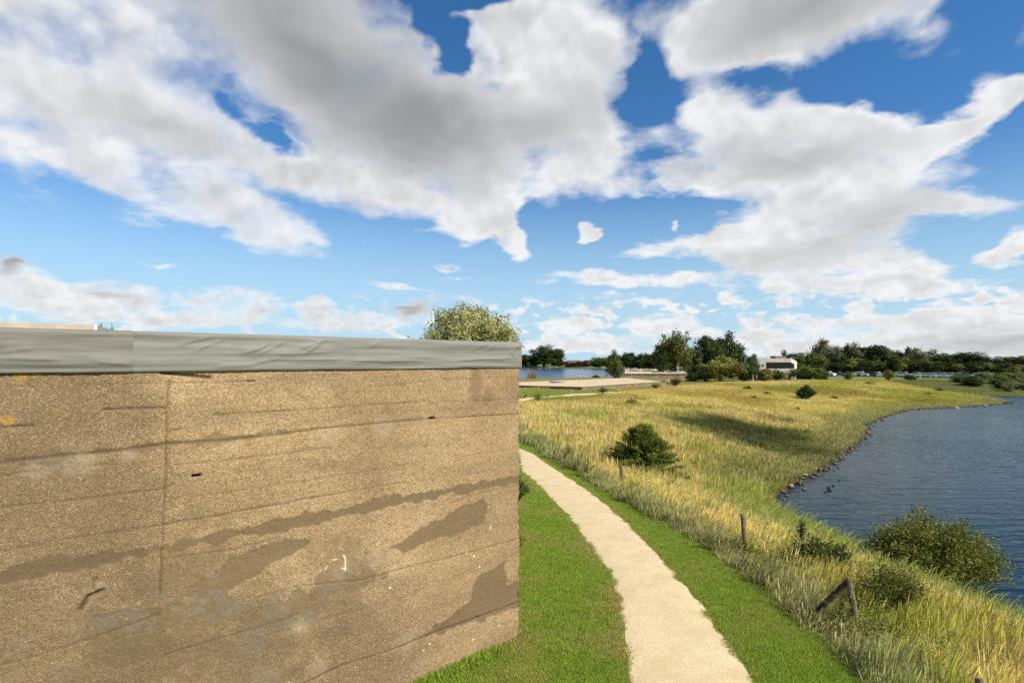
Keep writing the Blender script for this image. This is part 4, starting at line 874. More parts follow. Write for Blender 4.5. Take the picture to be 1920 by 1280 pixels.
# willow behind the caisson, with swept branches
CR['willow'] = [crown_mesh('crown', leaf_mat('yellow_willow_leaves', (0.14, 0.15, 0.05), (0.30, 0.30, 0.115), (0.50, 0.48, 0.25), 0.3), 55, 110, 52000, 0.034, 'round', narrow=0.34, fuzz=0.12)]
tree(878, 200, 561, 60, 'willow', 'silvery yellow willow rising behind the grey parapet', 'willow_tree', low=0.06, z0=0)
bush('willow_tree', 'small grey willow shoot left of the willow', (gx(806, 58), 58, 0), 0.85, 0.9, 8.3, G2, 61, 26, 0.26, 120, 0.3, cat='tree', spread=0.4, start=0.5)
bush('sapling', 'single green sapling tip peeping over the parapet', (gx(769, 50), 50, 0), 0.3, 0.3, 7.1, G1, 62, 8, 0.2, 60, 0.5, cat='tree', spread=0.6, start=0.6)
tree(192, 16, 605, 80, 'dark', 'dark tree top beside the kerb end on the roof', low=0.5); tree(209, 20, 606, 82, 'mid', 'green tree top right of the roof kerb', low=0.5)

# trees in the middle distance
tree(1266, 82, 620, 200, 'mid', 'tall airy light green tree behind the flat concrete roof', low=0.04); 
tree(1240, 40, 652, 197, 'dark', 'dark lower tree at the left foot of the airy tree')
tree(1326, 74, 629, 225, 'dark', 'broad dark tree right of the airy tree', low=0.03); tree(1364, 62, 625, 228, 'dark', 'tall dark rounded tree left of the building', low=0.03)
tree(1388, 34, 658, 215, 'dark', 'lower dark tree between the rounded tree and building'); tree(1300, 46, 650, 212, 'dark', 'dark tree filling the gap behind the airy tree')
tree(1411, 30, 661, 149, 'mid', 'small green tree behind the left end of the building')
tree(1152, 46, 655, 150, 'cone', 'pointed olive green tree at the left end of the flat roof', low=0.02)
for px_, w_, tp_, k_, lab in [(1350, 92, 668, 'olive', 'large yellow green bush left of the walkers'), (1302, 46, 684, 'dark', 'dark bush at the right end of the flat roof'), (1398, 60, 682, 'dark', 'dark green bush directly behind the far walkers'),
        (1436, 36, 690, 'olive', 'olive bush before the left end of the building'), (1459, 24, 691, 'dark', 'narrow dark bush in front of the low concrete block'), (1322, 44, 690, 'mid', 'round green bush below the yellow green bush'),
        (1516, 72, 683, 'mid', 'wide dense bush right of the concrete block'), (1540, 30, 694, 'dark', 'low dark bush at the right foot of the dense bush')]:
    tree(px_, w_, tp_, 136 if px_ < 1500 else 141, k_, lab, 'bush', 'bush')
for px_, w_, tp_, k_, lab in [(1590, 19, 696, 'mid', 'upright green bush on the crest before the car park'), (1666, 22, 693, 'olive', 'airy olive bush on the crest, middle of three'), (1707, 24, 702, 'dark', 'dark rounded bush on the crest, right of three')]:
    tree(px_, w_, tp_, 143, k_, lab, 'bush', 'bush', 'three bushes on the crest')
for px_, w_, tp_, k_, lab in [(1473, 30, 658, 'dark', 'dark tree showing above the brown rooftop block'), (1500, 46, 659, 'mid', 'green tree behind the right end of the building'), (1524, 50, 657, 'mid', 'rounded green tree between building and tall poplar')]:
    tree(px_, w_, tp_, 185, k_, lab)
# tree belt behind the car park
belt = [(1546, 44, 641, 'grey'), (1572, 40, 650, 'mid'), (1592, 34, 644, 'dark'), (1612, 38, 655, 'grey'), (1628, 36, 648, 'dark'), (1652, 44, 651, 'dark'), (1680, 40, 663, 'mid'), (1698, 28, 657, 'dark'), (1722, 38, 656, 'grey'), (1738, 34, 658, 'grey'),
        (1756, 34, 667, 'dark'), (1776, 36, 664, 'dark'), (1802, 40, 664, 'dark'), (1832, 42, 666, 'dark'), (1858, 34, 672, 'dark'), (1876, 34, 670, 'mid'), (1905, 44, 671, 'dark'), (1940, 44, 670, 'dark'), (1975, 46, 668, 'dark'), (2010, 50, 667, 'mid'), (2060, 54, 668, 'dark')]
for px_, w_, tp_, k_ in belt:
    d_ = float(np.interp(px_, [1540, 1920, 2100], [206, 168, 150]))
    tree(px_, w_ * 1.6, tp_ - 4, d_, k_, '%s %s tree from the left in the belt behind the parked cars' % (nth('belt' + k_), {'grey': 'silvery', 'mid': 'bright green', 'dark': 'dark'}[k_]), group='tree belt behind the car park')
for i, px_ in enumerate(range(1530, 2100, 17)):
    d_ = float(np.interp(px_, [1540, 1920, 2100], [199, 160, 143])); tp_ = float(np.interp(px_, [1530, 1700, 1920], [672, 678, 688])) + (i * 37 % 9) - 4
    tree(px_ + (i * 13 % 9) - 4, 44, tp_ - 4, d_, ('dark', 'mid', 'dark', 'dark', 'olive', 'dark')[i % 6], 'low leafy tree along the front of the belt above the cars', group='low trees along the front of the belt')
# far shore of the left lake
for px_, w_, tp_, k_, lab in [(1020, 72, 645, 'dark', 'great round dark tree on the far lake shore'), (1040, 44, 652, 'dark', 'dark tree leaning right out of the great round tree'), (986, 40, 664, 'dark', 'lower dark tree left of the great round tree'), (1004, 30, 666, 'dark', 'dark thicket tree at the left foot of the great tree'), (1046, 26, 672, 'dark', 'small dark tree at the right foot of the great tree')]:
    tree(px_, w_, tp_, 506, k_, lab, group='trees on the far lake shore', z0=-0.4)
for i, (px_, w_, tp_, k_) in enumerate(sorted([(960, 40, 666, 'dark'), (930, 40, 668, 'mid'), (1066, 30, 676, 'rusty'), (1084, 34, 675, 'rusty'), (1104, 34, 673, 'rusty'), (1074, 40, 680, 'dark'), (1122, 34, 668, 'mid'), (1094, 30, 679, 'rusty'), (1138, 36, 664, 'mid'), (1118, 30, 674, 'dark'), (1160, 40, 662, 'dark'), (1182, 40, 660, 'dark'), (1204, 40, 660, 'dark'), (1226, 40, 661, 'dark'), (1175, 40, 668, 'dark'), (1198, 40, 669, 'dark'), (1218, 40, 668, 'mid')])):
    d_ = 500 if px_ < 1115 else float(np.interp(px_, [1115, 1240], [470, 330]))
    tree(px_, w_, tp_, d_, k_, '%s %s tree from the left in the far wood across the lake' % (nth('wood' + k_), {'rusty': 'rust brown', 'dark': 'dark', 'mid': 'mid green'}[k_]), group='far wood across the lake', z0=-0.5)
# scrub on the bank across the right-hand water
r = random.Random(5)
for i in range(90):
    px_ = 1795 + r.random() ** 0.8 * 210; d_ = r.uniform(119, 150)
    if px_ < 1850 and d_ < 118 + (1850 - px_) * 0.2: continue
    X = gx(px_, d_); hh = r.uniform(1.3, 2.4); ww = r.uniform(2.4, 4.6)
    e = tree(px_, ww * 2 / d_ * F * 0.55, HZ + (EYE - (float(height(X, d_)) + hh)) / d_ * F, d_, ('dark', 'mid', 'grey', 'mid')[i % 4], 'low grey green scrub bush on the bank across the water', 'scrub_bush', 'bush', 'scrub on the bank across the water')
# reed tussock by the left lake
e = bpy.data.objects.new('reed_tussock', None); COL.objects.link(e); X = gx(997, 160); e.location = (X, 160, -0.3); tag(e, 'pale pinkish reed tussock in front of the left lake', 'reeds')
m, N, out = material('dry_reed'); v = attr(N, 'v').outputs['Fac']; finish(N, out, N.mix(v, (0.20, 0.15, 0.08, 1), (0.42, 0.32, 0.21, 1)), 0.8, spec=0.1, translucent=0.3)
bm_ = blades(150, 1.4, 2.9, 0.10, 0.06, 0.05, 333, segs=3); bm_.materials.clear(); bm_.materials.append(m); obj('stalks', bm_, e)

# ------------------------------------------------------------------ buildings
def empty(name, loc, label, cat, group=None, rz=0):
    e = bpy.data.objects.new(name, None); COL.objects.link(e); e.location = loc; e.rotation_euler = (0, 0, rz); return tag(e, label, cat, group)
def rel(e, pts): return [(p[0] - e.location.x, p[1] - e.location.y) for p in pts]
def inset(poly, k_):
    cx_, cy_ = sum(p[0] for p in poly) / len(poly), sum(p[1] for p in poly) / len(poly); return [(cx_ + (p[0] - cx_) * k_, cy_ + (p[1] - cy_) * k_) for p in poly]
# low caisson nearly buried in the bank
e = empty('low_caisson', (11.9, 97, 0), 'low flat caisson with sandy roof and dark edge by the lake', 'caisson')
poly = rel(e, CAIS1)
MB().prism(poly, -1.6, 0.30).build('wall', M['brown_concrete'], e)
MB().prism(inset(poly, 1.004), 0.30, 0.53).build('roof_edge', M['bitumen'], e)
MB().prism(inset(poly, 0.992), 0.45, 0.545).build('roof', M['sand_roof'], e)
sx_, sy_ = gx(1044, 116) - 11.9, 116 - 97
ring = [(sx_ + 1.55 * math.cos(a * 2 * math.pi / 24), sy_ + 2.2 * math.sin(a * 2 * math.pi / 24)) for a in range(24)]
rl = MB().prism(ring, 0.5, 0.70).build('roof_light', M['zinc'], e)
MB().prism(inset(ring, 0.86), 0.70, 0.79).build('dome', M['skylight'], rl)
# second caisson, standing higher
e = empty('roofed_caisson', (32.5, 165, 0), 'long caisson with brown walls and skylights in its sandy roof', 'caisson')
P4 = [(32.5, 165), (50.6, 166), (76, 242), (49.8, 250)]
poly = rel(e, P4); 
MB().prism(poly, -1.5, 1.0).build('wall', M['brown_concrete'], e)
MB().prism(inset(poly, 1.004), 1.0, 1.25).build('roof_edge', M['bitumen'], e)
MB().prism(inset(poly, 0.994), 1.1, 1.27).build('roof', M['sand_roof'], e)
for px_, d_ in [(1234, 180), (1262, 181), (1215, 214), (1242, 216), (1269, 218), (1188, 212)]:
    X, Yy = gx(px_, d_) - 32.5, d_ - 165; b = MB().box(X - 1.3, X + 1.3, Yy - 3.0, Yy + 3.0, 1.26, 1.50); rl = b.build('roof_light', M['zinc'], e); MB().box(X - 1.1, X + 1.1, Yy - 2.7, Yy + 2.7, 1.50, 1.56).build('glazing', M['skylight'], rl)
for px_, tp_, d_, lab in [(1272, 684, 244, 'white pole rising behind the caisson roof, left of two'), (1299, 684, 215, 'white pole beside the caisson roof, right of two')]:
    X = gx(px_, d_); q = empty('white_pole', (X, d_, 0), lab, 'pole', 'white poles behind the caisson roof'); MB().tube([(0, 0, -0.2), (0, 0, gz(tp_, d_))], [0.16, 0.14], 8).build('shaft', M['white_paint'], q); MB().box(-.25, .25, -.25, .25, -.2, .3).build('foot', M['far_concrete'], q)
# modern visitor building on the crest
D = 152.0; u = D / F
def bx_(px): return (px - 1452) * u
def bz_(py): return EYE - (py - HZ) * u
e = empty('pavilion', (gx(1452, D), D, 0), 'pale concrete pavilion with wide dark window band', 'building', None, R(2))
MB().box(bx_(1420), bx_(1436), 0, 8, -0.2, bz_(671)).build('wall', M['far_concrete'], e)
MB().box(bx_(1436) + 0.003, bx_(1484.5), -0.02, 8, bz_(679), bz_(671.6)).build('fascia', M['far_concrete'], e)
xr0, xr1 = bx_(1484.5), bx_(1505)
MB().hull8([(xr0, -0.02, bz_(679.5)), (xr1, 2.6, bz_(685.5)), (xr1, 8, bz_(685.5)), (xr0, 8, bz_(679.5)), (xr0, -0.02, bz_(672)), (xr1, 2.6, bz_(677.8)), (xr1, 8, bz_(677.8)), (xr0, 8, bz_(672))]).build('sloping_fascia', M['sunlit_concrete'], e)
MB().hull8([(bx_(1495), 1.4, -0.2), (xr1 - .02, 2.62, -0.2), (xr1 - .02, 7.5, -0.2), (bx_(1495), 7.5, -0.2), (bx_(1495), 1.4, bz_(682)), (xr1 - .02, 2.62, bz_(685.4)), (xr1 - .02, 7.5, bz_(685.4)), (bx_(1495), 7.5, bz_(682))]).build('end_wall', M['sunlit_concrete'], e)
for j in range(4):
    a, b = bx_(1436) + 0.02 + j * (bx_(1495) - bx_(1436)) / 4, bx_(1436) + (j + 1) * (bx_(1495) - bx_(1436)) / 4 - 0.06
    wn_ = MB().box(a, b, 1.3, 1.36, bz_(691), bz_(679) + 0.05).build('window_pane', M['dark_glass'], e); MB().box(b, b + 0.06, 1.26, 1.40, bz_(691), bz_(679) + 0.05).build('mullion', M['zinc'], wn_)
MB().box(bx_(1436) + .003, bx_(1495), -0.1, 1.5, bz_(695.5), bz_(691)).build('balcony_parapet', M['far_concrete'], e)
MB().box(bx_(1436) + .003, bx_(1495), 0.9, 7.9, -0.2, bz_(695.6)).build('lower_storey', M['zinc'], e)
MB().box(bx_(1465), bx_(1485.5), 3, 6, bz_(673), bz_(667)).build('rooftop_block', M['brick'], e)
MB().box(bx_(1498), bx_(1501.5), 3.6, 5, bz_(677), bz_(673)).build('vent', M['brick'], e)
MB().hull8([(bx_(1509), 5, bz_(681.5)), (bx_(1517), 7, bz_(684)), (bx_(1517), 9, bz_(684)), (bx_(1509), 9, bz_(681.5)), (bx_(1509), 5, bz_(679)), (bx_(1517), 7, bz_(682)), (bx_(1517), 9, bz_(682)), (bx_(1509), 9, bz_(679))]).build('rear_canopy', M['sunlit_concrete'], e)
for j in range(4): MB().box(bx_(1427.5), bx_(1433.2 - (j % 2) * 0.8), -0.05, -0.004, bz_(683.2 + j * 1.5), bz_(682.3 + j * 1.5)).build('sign_line', M['blue_print'], e)
e = empty('concrete_block', (gx(1460, 143), 143, 0), 'low concrete block with sandy top below the pavilion', 'caisson'); u2 = 143 / F
MB().box((1437 - 1460) * u2, (1483.5 - 1460) * u2, 0, 6.2, -1.0, 2.05).build('wall', M['brown_concrete'], e)
MB().box((1436.6 - 1460) * u2, (1483.9 - 1460) * u2, -.05, 6.25, 2.05, 2.22).build('roof', M['sand_roof'], e)
# house roof glimpsed over the far wood
e = empty('far_house', (gx(1076, 560), 560, 0), 'red roofed house glimpsed over the far wood', 'house'); MB().box(-8, 8, 0, 8, -.5, 3.2).build('wall', M['brown_concrete'], e)
MB().hull8([(-8.6, -.6, 3.2), (8.6, -.6, 3.2), (8.6, 8.6, 3.2), (-8.6, 8.6, 3.2), (-6.5, 3.9, 5.4), (6.5, 3.9, 5.4), (6.5, 4.1, 5.4), (-6.5, 4.1, 5.4)]).build('roof', M['red_roof'], e)

# ------------------------------------------------------------------ fence posts
def post(name, label, base, top, r0, mat, cap=False, group='fence posts along the path'):
    e = empty(name, base, label, 'post', group); v = Vector(top) - Vector(base); rr = random.Random(int(base[1] * 100))
    pts = [v * t + Vector((rr.uniform(-1, 1), rr.uniform(-1, 1), 0)) * r0 * 0.12 for t in (-0.12, 0.3, 0.7, 0.97, 1.0)]
    MB().tube(pts, [r0 * 1.1, r0 * 1.03, r0, r0 * .95, r0 * .8], 9).build('shaft', mat, e)
    return e
def ptop(px, py, d): return (gx(px, d), d, gz(py, d))
def pbase(px, d): X = gx(px, d); return (X, d, float(height(X, d)) - 0.05)
post('fence_post', 'grey fence post in the long grass right of the path', pbase(1400, 14.6), ptop(1392, 963, 14.6), 0.055, M['post_wood'])
post('fence_post', 'short brown fence post left of the layered bush', pbase(1168, 23.2), ptop(1164, 872, 23.2), 0.07, M['post_wood'])
post('fence_post', 'leaning fence post where the path meets the wall', pbase(1001, 38.5), ptop(1007, 803, 38.5), 0.05, M['post_wood'])
post('fence_post', 'grey post top at the bottom edge of the picture', (gx(1834, 7.9), 7.9, -0.6), ptop(1836, 1270, 7.9), 0.055, M['post_wood'])
post('fence_post', 'dark leaning post by the far path bend next to the wall', pbase(982, 76), ptop(987, 739, 76), 0.09, M['dark_wood'])
post('fence_post', 'thin dark post in the middle of the far path bend', pbase(1027.5, 80), ptop(1029, 739, 80), 0.08, M['dark_wood'])
post('fence_post', 'pale leaning post before the corner of the low sandy roof', pbase(1069.5, 86), ptop(1072.5, 731, 86), 0.09, M['grey_post'])
for px_, tp_, b_, lab in [(1823, 735, 742, 'pale stake near the headland tip, first from the crest'), (1834, 737, 745, 'pale stake near the headland tip, tallest'), (1842, 740, 745, 'pale stake near the headland tip, short third one'), (1852, 740, 747, 'pale stake near the headland tip, nearest the water')]:
    d_ = 104; post('stake', lab, (gx(px_, d_), d_, float(height(gx(px_, d_), d_)) - 0.3), (gx(px_ - .5, d_), d_, gz(tp_, d_)), 0.07, M['grey_post'], group='pale stakes near the headland tip')
# braced corner post with its insulator
bp = Vector(pbase(1606, 10.75)); e = empty('braced_post', bp, 'dark corner post with a diagonal brace and white insulator', 'post', 'fence posts along the path')
tp = Vector(ptop(1591, 1083, 10.75)) - bp
rr = random.Random(3)
MB().tube([tp * t + Vector((rr.uniform(-1, 1), rr.uniform(-1, 1), 0)) * .008 for t in (-.1, .25, .5, .8, .98, 1)], [.07, .064, .06, .057, .054, .046], 10).build('shaft', M['post_wood'], e)
f = Vector((gx(1528, 11.0), 11.0, float(height(gx(1528, 11.0), 11.0)) + 0.12)) - bp; t2 = tp * 0.97
MB().tube([f + (t2 - f) * t for t in (-.08, .3, .65, .98)], [.055, .052, .05, .044], 9).build('brace', M['dark_wood'], e)
ins = Vector((gx(1621, 10.7), 10.7, gz(1163, 10.7))) - bp
MB().tube([ins + Vector((-.10, .02, .0)), ins], [.012, .012], 6).build('insulator_pin', M['zinc'], e)
MB().tube([ins, ins + Vector((.01, -.02, .012)), ins + Vector((.012, -.035, .015)), ins + Vector((.014, -.05, .018))], [.034, .036, .026, .03], 12).build('insulator', M['white_plastic'], e)

# ------------------------------------------------------------------ stones at the waterline
def stone(seed, flat=0.6):
    bm = bmesh.new(); bmesh.ops.create_icosphere(bm, subdivisions=2, radius=0.5); r = random.Random(seed); ph = [r.uniform(0, 6) for _ in range(6)]
    for v in bm.verts:
        c = v.co; k_ = 1 + .22 * math.sin(c.x * 5 + ph[0]) * math.sin(c.y * 6 + ph[1]) + .16 * math.sin(c.z * 8 + ph[2] + c.x * 3); v.co = Vector((c.x * k_, c.y * k_ * .8, c.z * k_ * flat))
    me = bpy.data.meshes.new('stone'); bm.to_mesh(me); bm.free(); return me
st = [stone(i) for i in range(4)]
tot_V, tot_F = [], []
shore_pts = [p for p in SHORE if 27 < p[1] < 106 and p[0] < 88]
big = []
r = random.Random(12)
seglist = list(zip(shore_pts[:-1], shore_pts[1:]))
stV = [np.array([v.co[:] for v in m_.vertices]) for m_ in st]; stF = [np.array([p.vertices[:] for p in m_.polygons]) for m_ in st]
base = 0
for a, b in seglist:
    L = math.dist(a, b); n_ = int(L * (7 if a[1] < 60 else 3.5))
    for i in range(n_):
        t = r.random(); x_, y_ = a[0] + (b[0] - a[0]) * t + r.gauss(0, .3), a[1] + (b[1] - a[1]) * t + r.gauss(0, .22)
        s_ = (.07 + .22 * r.random() ** 2) * (1.0 + y_ / 160); k_ = r.randrange(4); ang = r.uniform(0, 6.28); ca, sa = math.cos(ang), math.sin(ang)
        P_ = stV[k_] * s_; P_ = np.c_[P_[:, 0] * ca - P_[:, 1] * sa + x_, P_[:, 0] * sa + P_[:, 1] * ca + y_, P_[:, 2] + max(ZR, float(height(x_, y_))) + s_ * .08]
        tot_V.append(P_); tot_F.append(stF[k_] + base); base += len(P_)
obj('shore_stones', mesh('shore_stones', np.concatenate(tot_V), np.concatenate(tot_F), M['stone'], False), kind='stuff', label='brown riprap stones along the waterline')
M['rust_stone'] = plain('reddish_stone', (0.30, 0.20, 0.13), 0.9, 0.4, 5, 0.03); M['pale_stone'] = plain('pale_stone', (0.45, 0.40, 0.33), 0.9, 0.25, 5, 0.02)
for px_, py_, s_, mt, lab in [(1530, 882, .5, 'rust_stone', 'largest reddish stone on the shore below the slope'), (1515, 893, .35, 'rust_stone', 'reddish stone left of the largest shore stone'), (1487, 914, .4, 'rust_stone', 'brown flat stone at the bend of the shore'), (1447, 935, .35, 'rust_stone', 'brown stone where the shore disappears behind reeds'), (1850, 762, .5, 'pale_stone', 'white flat stone under the headland tip'), (1797, 766, .6, 'pale_stone', 'white flat stone at the waterline below the headland')]:
    X, Yy = gnd(px_, py_, ZR); o = obj('shore_stone', st[int(px_) % 4].copy(), loc=(X - .1, Yy + .1, max(ZR, float(height(X, Yy))) + .1), label=lab, cat='stone', group='larger stones on the shore'); o.data.materials.clear(); o.data.materials.append(M[mt]); o.scale = (s_, s_, s_ * .8); o.rotation_euler = (0.1, 0, px_)
bb = stone(9, .5); bb.materials.append(M['pale_stone']); o = obj('shore_stone', bb, loc=(12.4, 14.6, -1.95), label='pale stone at the water edge right of the thorn bush', cat='stone', group='larger stones on the shore'); o.scale = (.6, .5, .5)

# broken jetty piles off the headland
e = empty('old_jetty', (gx(1893, 93), 93, ZR), 'remains of a dark timber jetty off the headland tip', 'jetty')
for dx_, h_ in ((-1.2, .25), (-.6, .4), (0, .35), (.6, .45)): MB().tube([(dx_, dx_ * .3, -.8), (dx_, dx_ * .3, h_)], [.07, .06], 7).build('pile', M['dark_wood'], e)
MB().box(-1.3, .7, -.25, -.12, .2, .28).build('beam', M['dark_wood'], e)

# ------------------------------------------------------------------ ducks
M['duck'] = plain('dark_duck_feathers', (0.03, 0.028, 0.025), 0.7, 0.3, 20, 0.0)
def duck_mesh():
    b = MB(); b.tube([(-.22, 0, .09), (-.17, 0, .07), (-.06, 0, .05), (.07, 0, .05), (.14, 0, .07)], [.008, .05, .09, .085, .03], 9)
    return b.mesh('body', M['duck'], True)
def duck_head():
    b = MB(); b.tube([(.10, 0, .07), (.135, 0, .14), (.15, 0, .185), (.185, 0, .20), (.215, 0, .19)], [.04, .03, .034, .036, .014], 8); b.tube([(.205, 0, .19), (.25, 0, .18)], [.014, .010], 6); return b.mesh('head', M['duck'], True)
db, dh = duck_mesh(), duck_head()
for i, (px_, py_, lab) in enumerate([(1548, 922, 'dark duck on the lake, nearest of the group'), (1552, 918.5, 'dark duck on the lake, second from the near one'), (1556, 919.5, 'dark duck on the lake beside the second one'), (1553, 914.5, 'dark duck on the lake, third in the line'), (1562, 910.5, 'dark duck on the lake, leading the group'), (1573, 901, 'small dark duck on the lake beyond the group')]):
    X, Yy = gnd(px_, py_, ZR); e = empty('duck', (X, Yy, ZR), lab, 'duck', 'ducks on the lake', R(20 + i * 40)); obj('body', db, e); obj('head', dh, e); e.scale = (.5, .5, .5)

# ------------------------------------------------------------------ cars
def car_parts():
    prof = [(-2.1, .30), (-2.15, .66), (-2.05, 1.04), (-1.0, 1.10), (.6, 1.10), (1.75, .96), (2.12, .72), (2.15, .32)]
    def loft(pr, w, taper):
        b = MB(); n = len(pr); V = [(x, s * w * (1 - taper * max(0, z - .6)), z) for s in (-1, 1) for x, z in pr]
        b.add(V, [tuple(range(n)), tuple(range(n, 2 * n))[::-1]] + [(i, n + i, n + (i + 1) % n, (i + 1) % n) for i in range(n)]); return b
    return loft(prof, .88, .12), loft([(-1.95, 1.05), (-1.6, 1.38), (-.9, 1.45), (.1, 1.44), (.75, 1.09)], .80, .22), loft([(-1.62, 1.36), (-.9, 1.52), (.15, 1.51), (.25, 1.40)], .74, .1)
M['car_glass'] = plain('car_glass', (.02, .022, .026), .3, .1, 2, 0, .25); cb, cg, ct = car_parts(); glassm = cg.mesh('windows', M['car_glass']); M['tyre'] = plain('tyre_rubber', (.02, .02, .02), .9, .2, 9, 0); M['lamp_glass'] = plain('lamp_glass', (.6, .6, .58), .2, .05, 5, 0)
wheel = MB().tube([(0, -.11, 0), (0, .11, 0)], [.32, .32], 14).mesh('wheel', M['tyre']); rim = MB().tube([(0, -.125, 0), (0, .125, 0)], [.19, .19], 10).mesh('rim', M['zinc']); lamp = MB().box(-.03, .03, -.16, .16, -.07, .07).mesh('headlight', M['lamp_glass'])
paints = {k_: plain(k_ + '_car_paint', c_, .25, .02, 2, 0, .6) for k_, c_ in {'white': (.75, .75, .74), 'silver': (.50, .51, .52), 'dark': (.03, .03, .04), 'blue': (.05, .07, .16), 'teal': (.03, .16, .17)}.items()}
bodies = {k_: cb.mesh('body', p_) for k_, p_ in paints.items()}; tops = {k_: ct.mesh('roof', p_) for k_, p_ in paints.items()}
lots = [(1556, 'white'), (1574, 'blue'), (1600, 'blue'), (1611, 'white'), (1617, 'white'), (1628, 'dark'), (1638, 'dark'), (1648, 'white'), (1680, 'white'), (1691, 'silver'), (1698, 'silver'), (1722, 'silver'), (1731, 'white'), (1742, 'silver'), (1751, 'white'), (1764, 'silver'), (1774, 'white'), (1785, 'silver'), (1795, 'silver'), (1802, 'white'), (1813, 'teal'), (1835, 'white'), (1847, 'silver'), (1857, 'silver'), (1869, 'white'), (1884, 'dark'), (1896, 'silver'), (1918, 'white')]
for i, (px_, c_) in enumerate(lots):
    d_ = float(np.interp(px_, [1550, 1920], [184, 150])); X = gx(px_, d_)
    lab = '%s %s car from the left in the row before the tree belt' % (nth('car' + c_), {'silver': 'silver grey', 'dark': 'black', 'blue': 'dark blue'}.get(c_, c_))
    e = empty('parked_car', (X, d_, float(height(X, d_))), lab, 'car', 'cars parked in front of the tree belt', R(-70 + (i * 53 % 40)))
    obj('body', bodies[c_], e); obj('windows', glassm, e); obj('roof', tops[c_], e)
    for wx in (-1.3, 1.35):
        for wy in (-.78, .78): obj('rim', rim, obj('wheel', wheel, e, (wx, wy, .32)))
    for wy in (-.58, .58): obj('headlight', lamp, e, (2.11, wy, .66))

# ------------------------------------------------------------------ people
def skin_obj(name, verts, edges, radii, mat, parent, root=0):
    me = bpy.data.meshes.new(name); me.from_pydata(verts, edges, []); me.update(); o = obj(name, me, parent)
    o.modifiers.new('skin', 'SKIN'); 
    if not me.skin_vertices: 
        bm = bmesh.new(); bm.from_mesh(me); bm.verts.layers.skin.verify(); bm.to_mesh(me); bm.free()
    sv = me.skin_vertices[0].data
    for i, q in enumerate(radii): sv[i].radius = (q, q) if not isinstance(q, tuple) else q; sv[i].use_root = (i == root)
    s = o.modifiers.new('sub', 'SUBSURF'); s.levels = s.render_levels = 1; me.materials.append(mat)
    return o
M['skin'] = plain('skin', (.50, .31, .22), .6, .08, 8, 0); M['hair'] = plain('dark_hair', (.03, .022, .016), .8, .3, 30, 0); M['grey_hair'] = plain('grey_hair', (.30, .28, .26), .8, .2, 30, 0)
def cloth(n_, c_): return plain(n_, c_, .9, .12, 10, .004)
M['red'] = cloth('red_cotton', (.55, .09, .06)); M['coral'] = cloth('coral_cotton', (.62, .17, .13)); M['white_shirt'] = cloth('white_cotton', (.75, .75, .77)); M['grey_shirt'] = cloth('grey_cotton', (.28, .28, .27)); M['navy'] = cloth('dark_denim', (.04, .05, .09)); M['beige'] = cloth('pale_trousers', (.62, .55, .45)); M['shoe'] = cloth('dark_shoes', (.04, .035, .03))
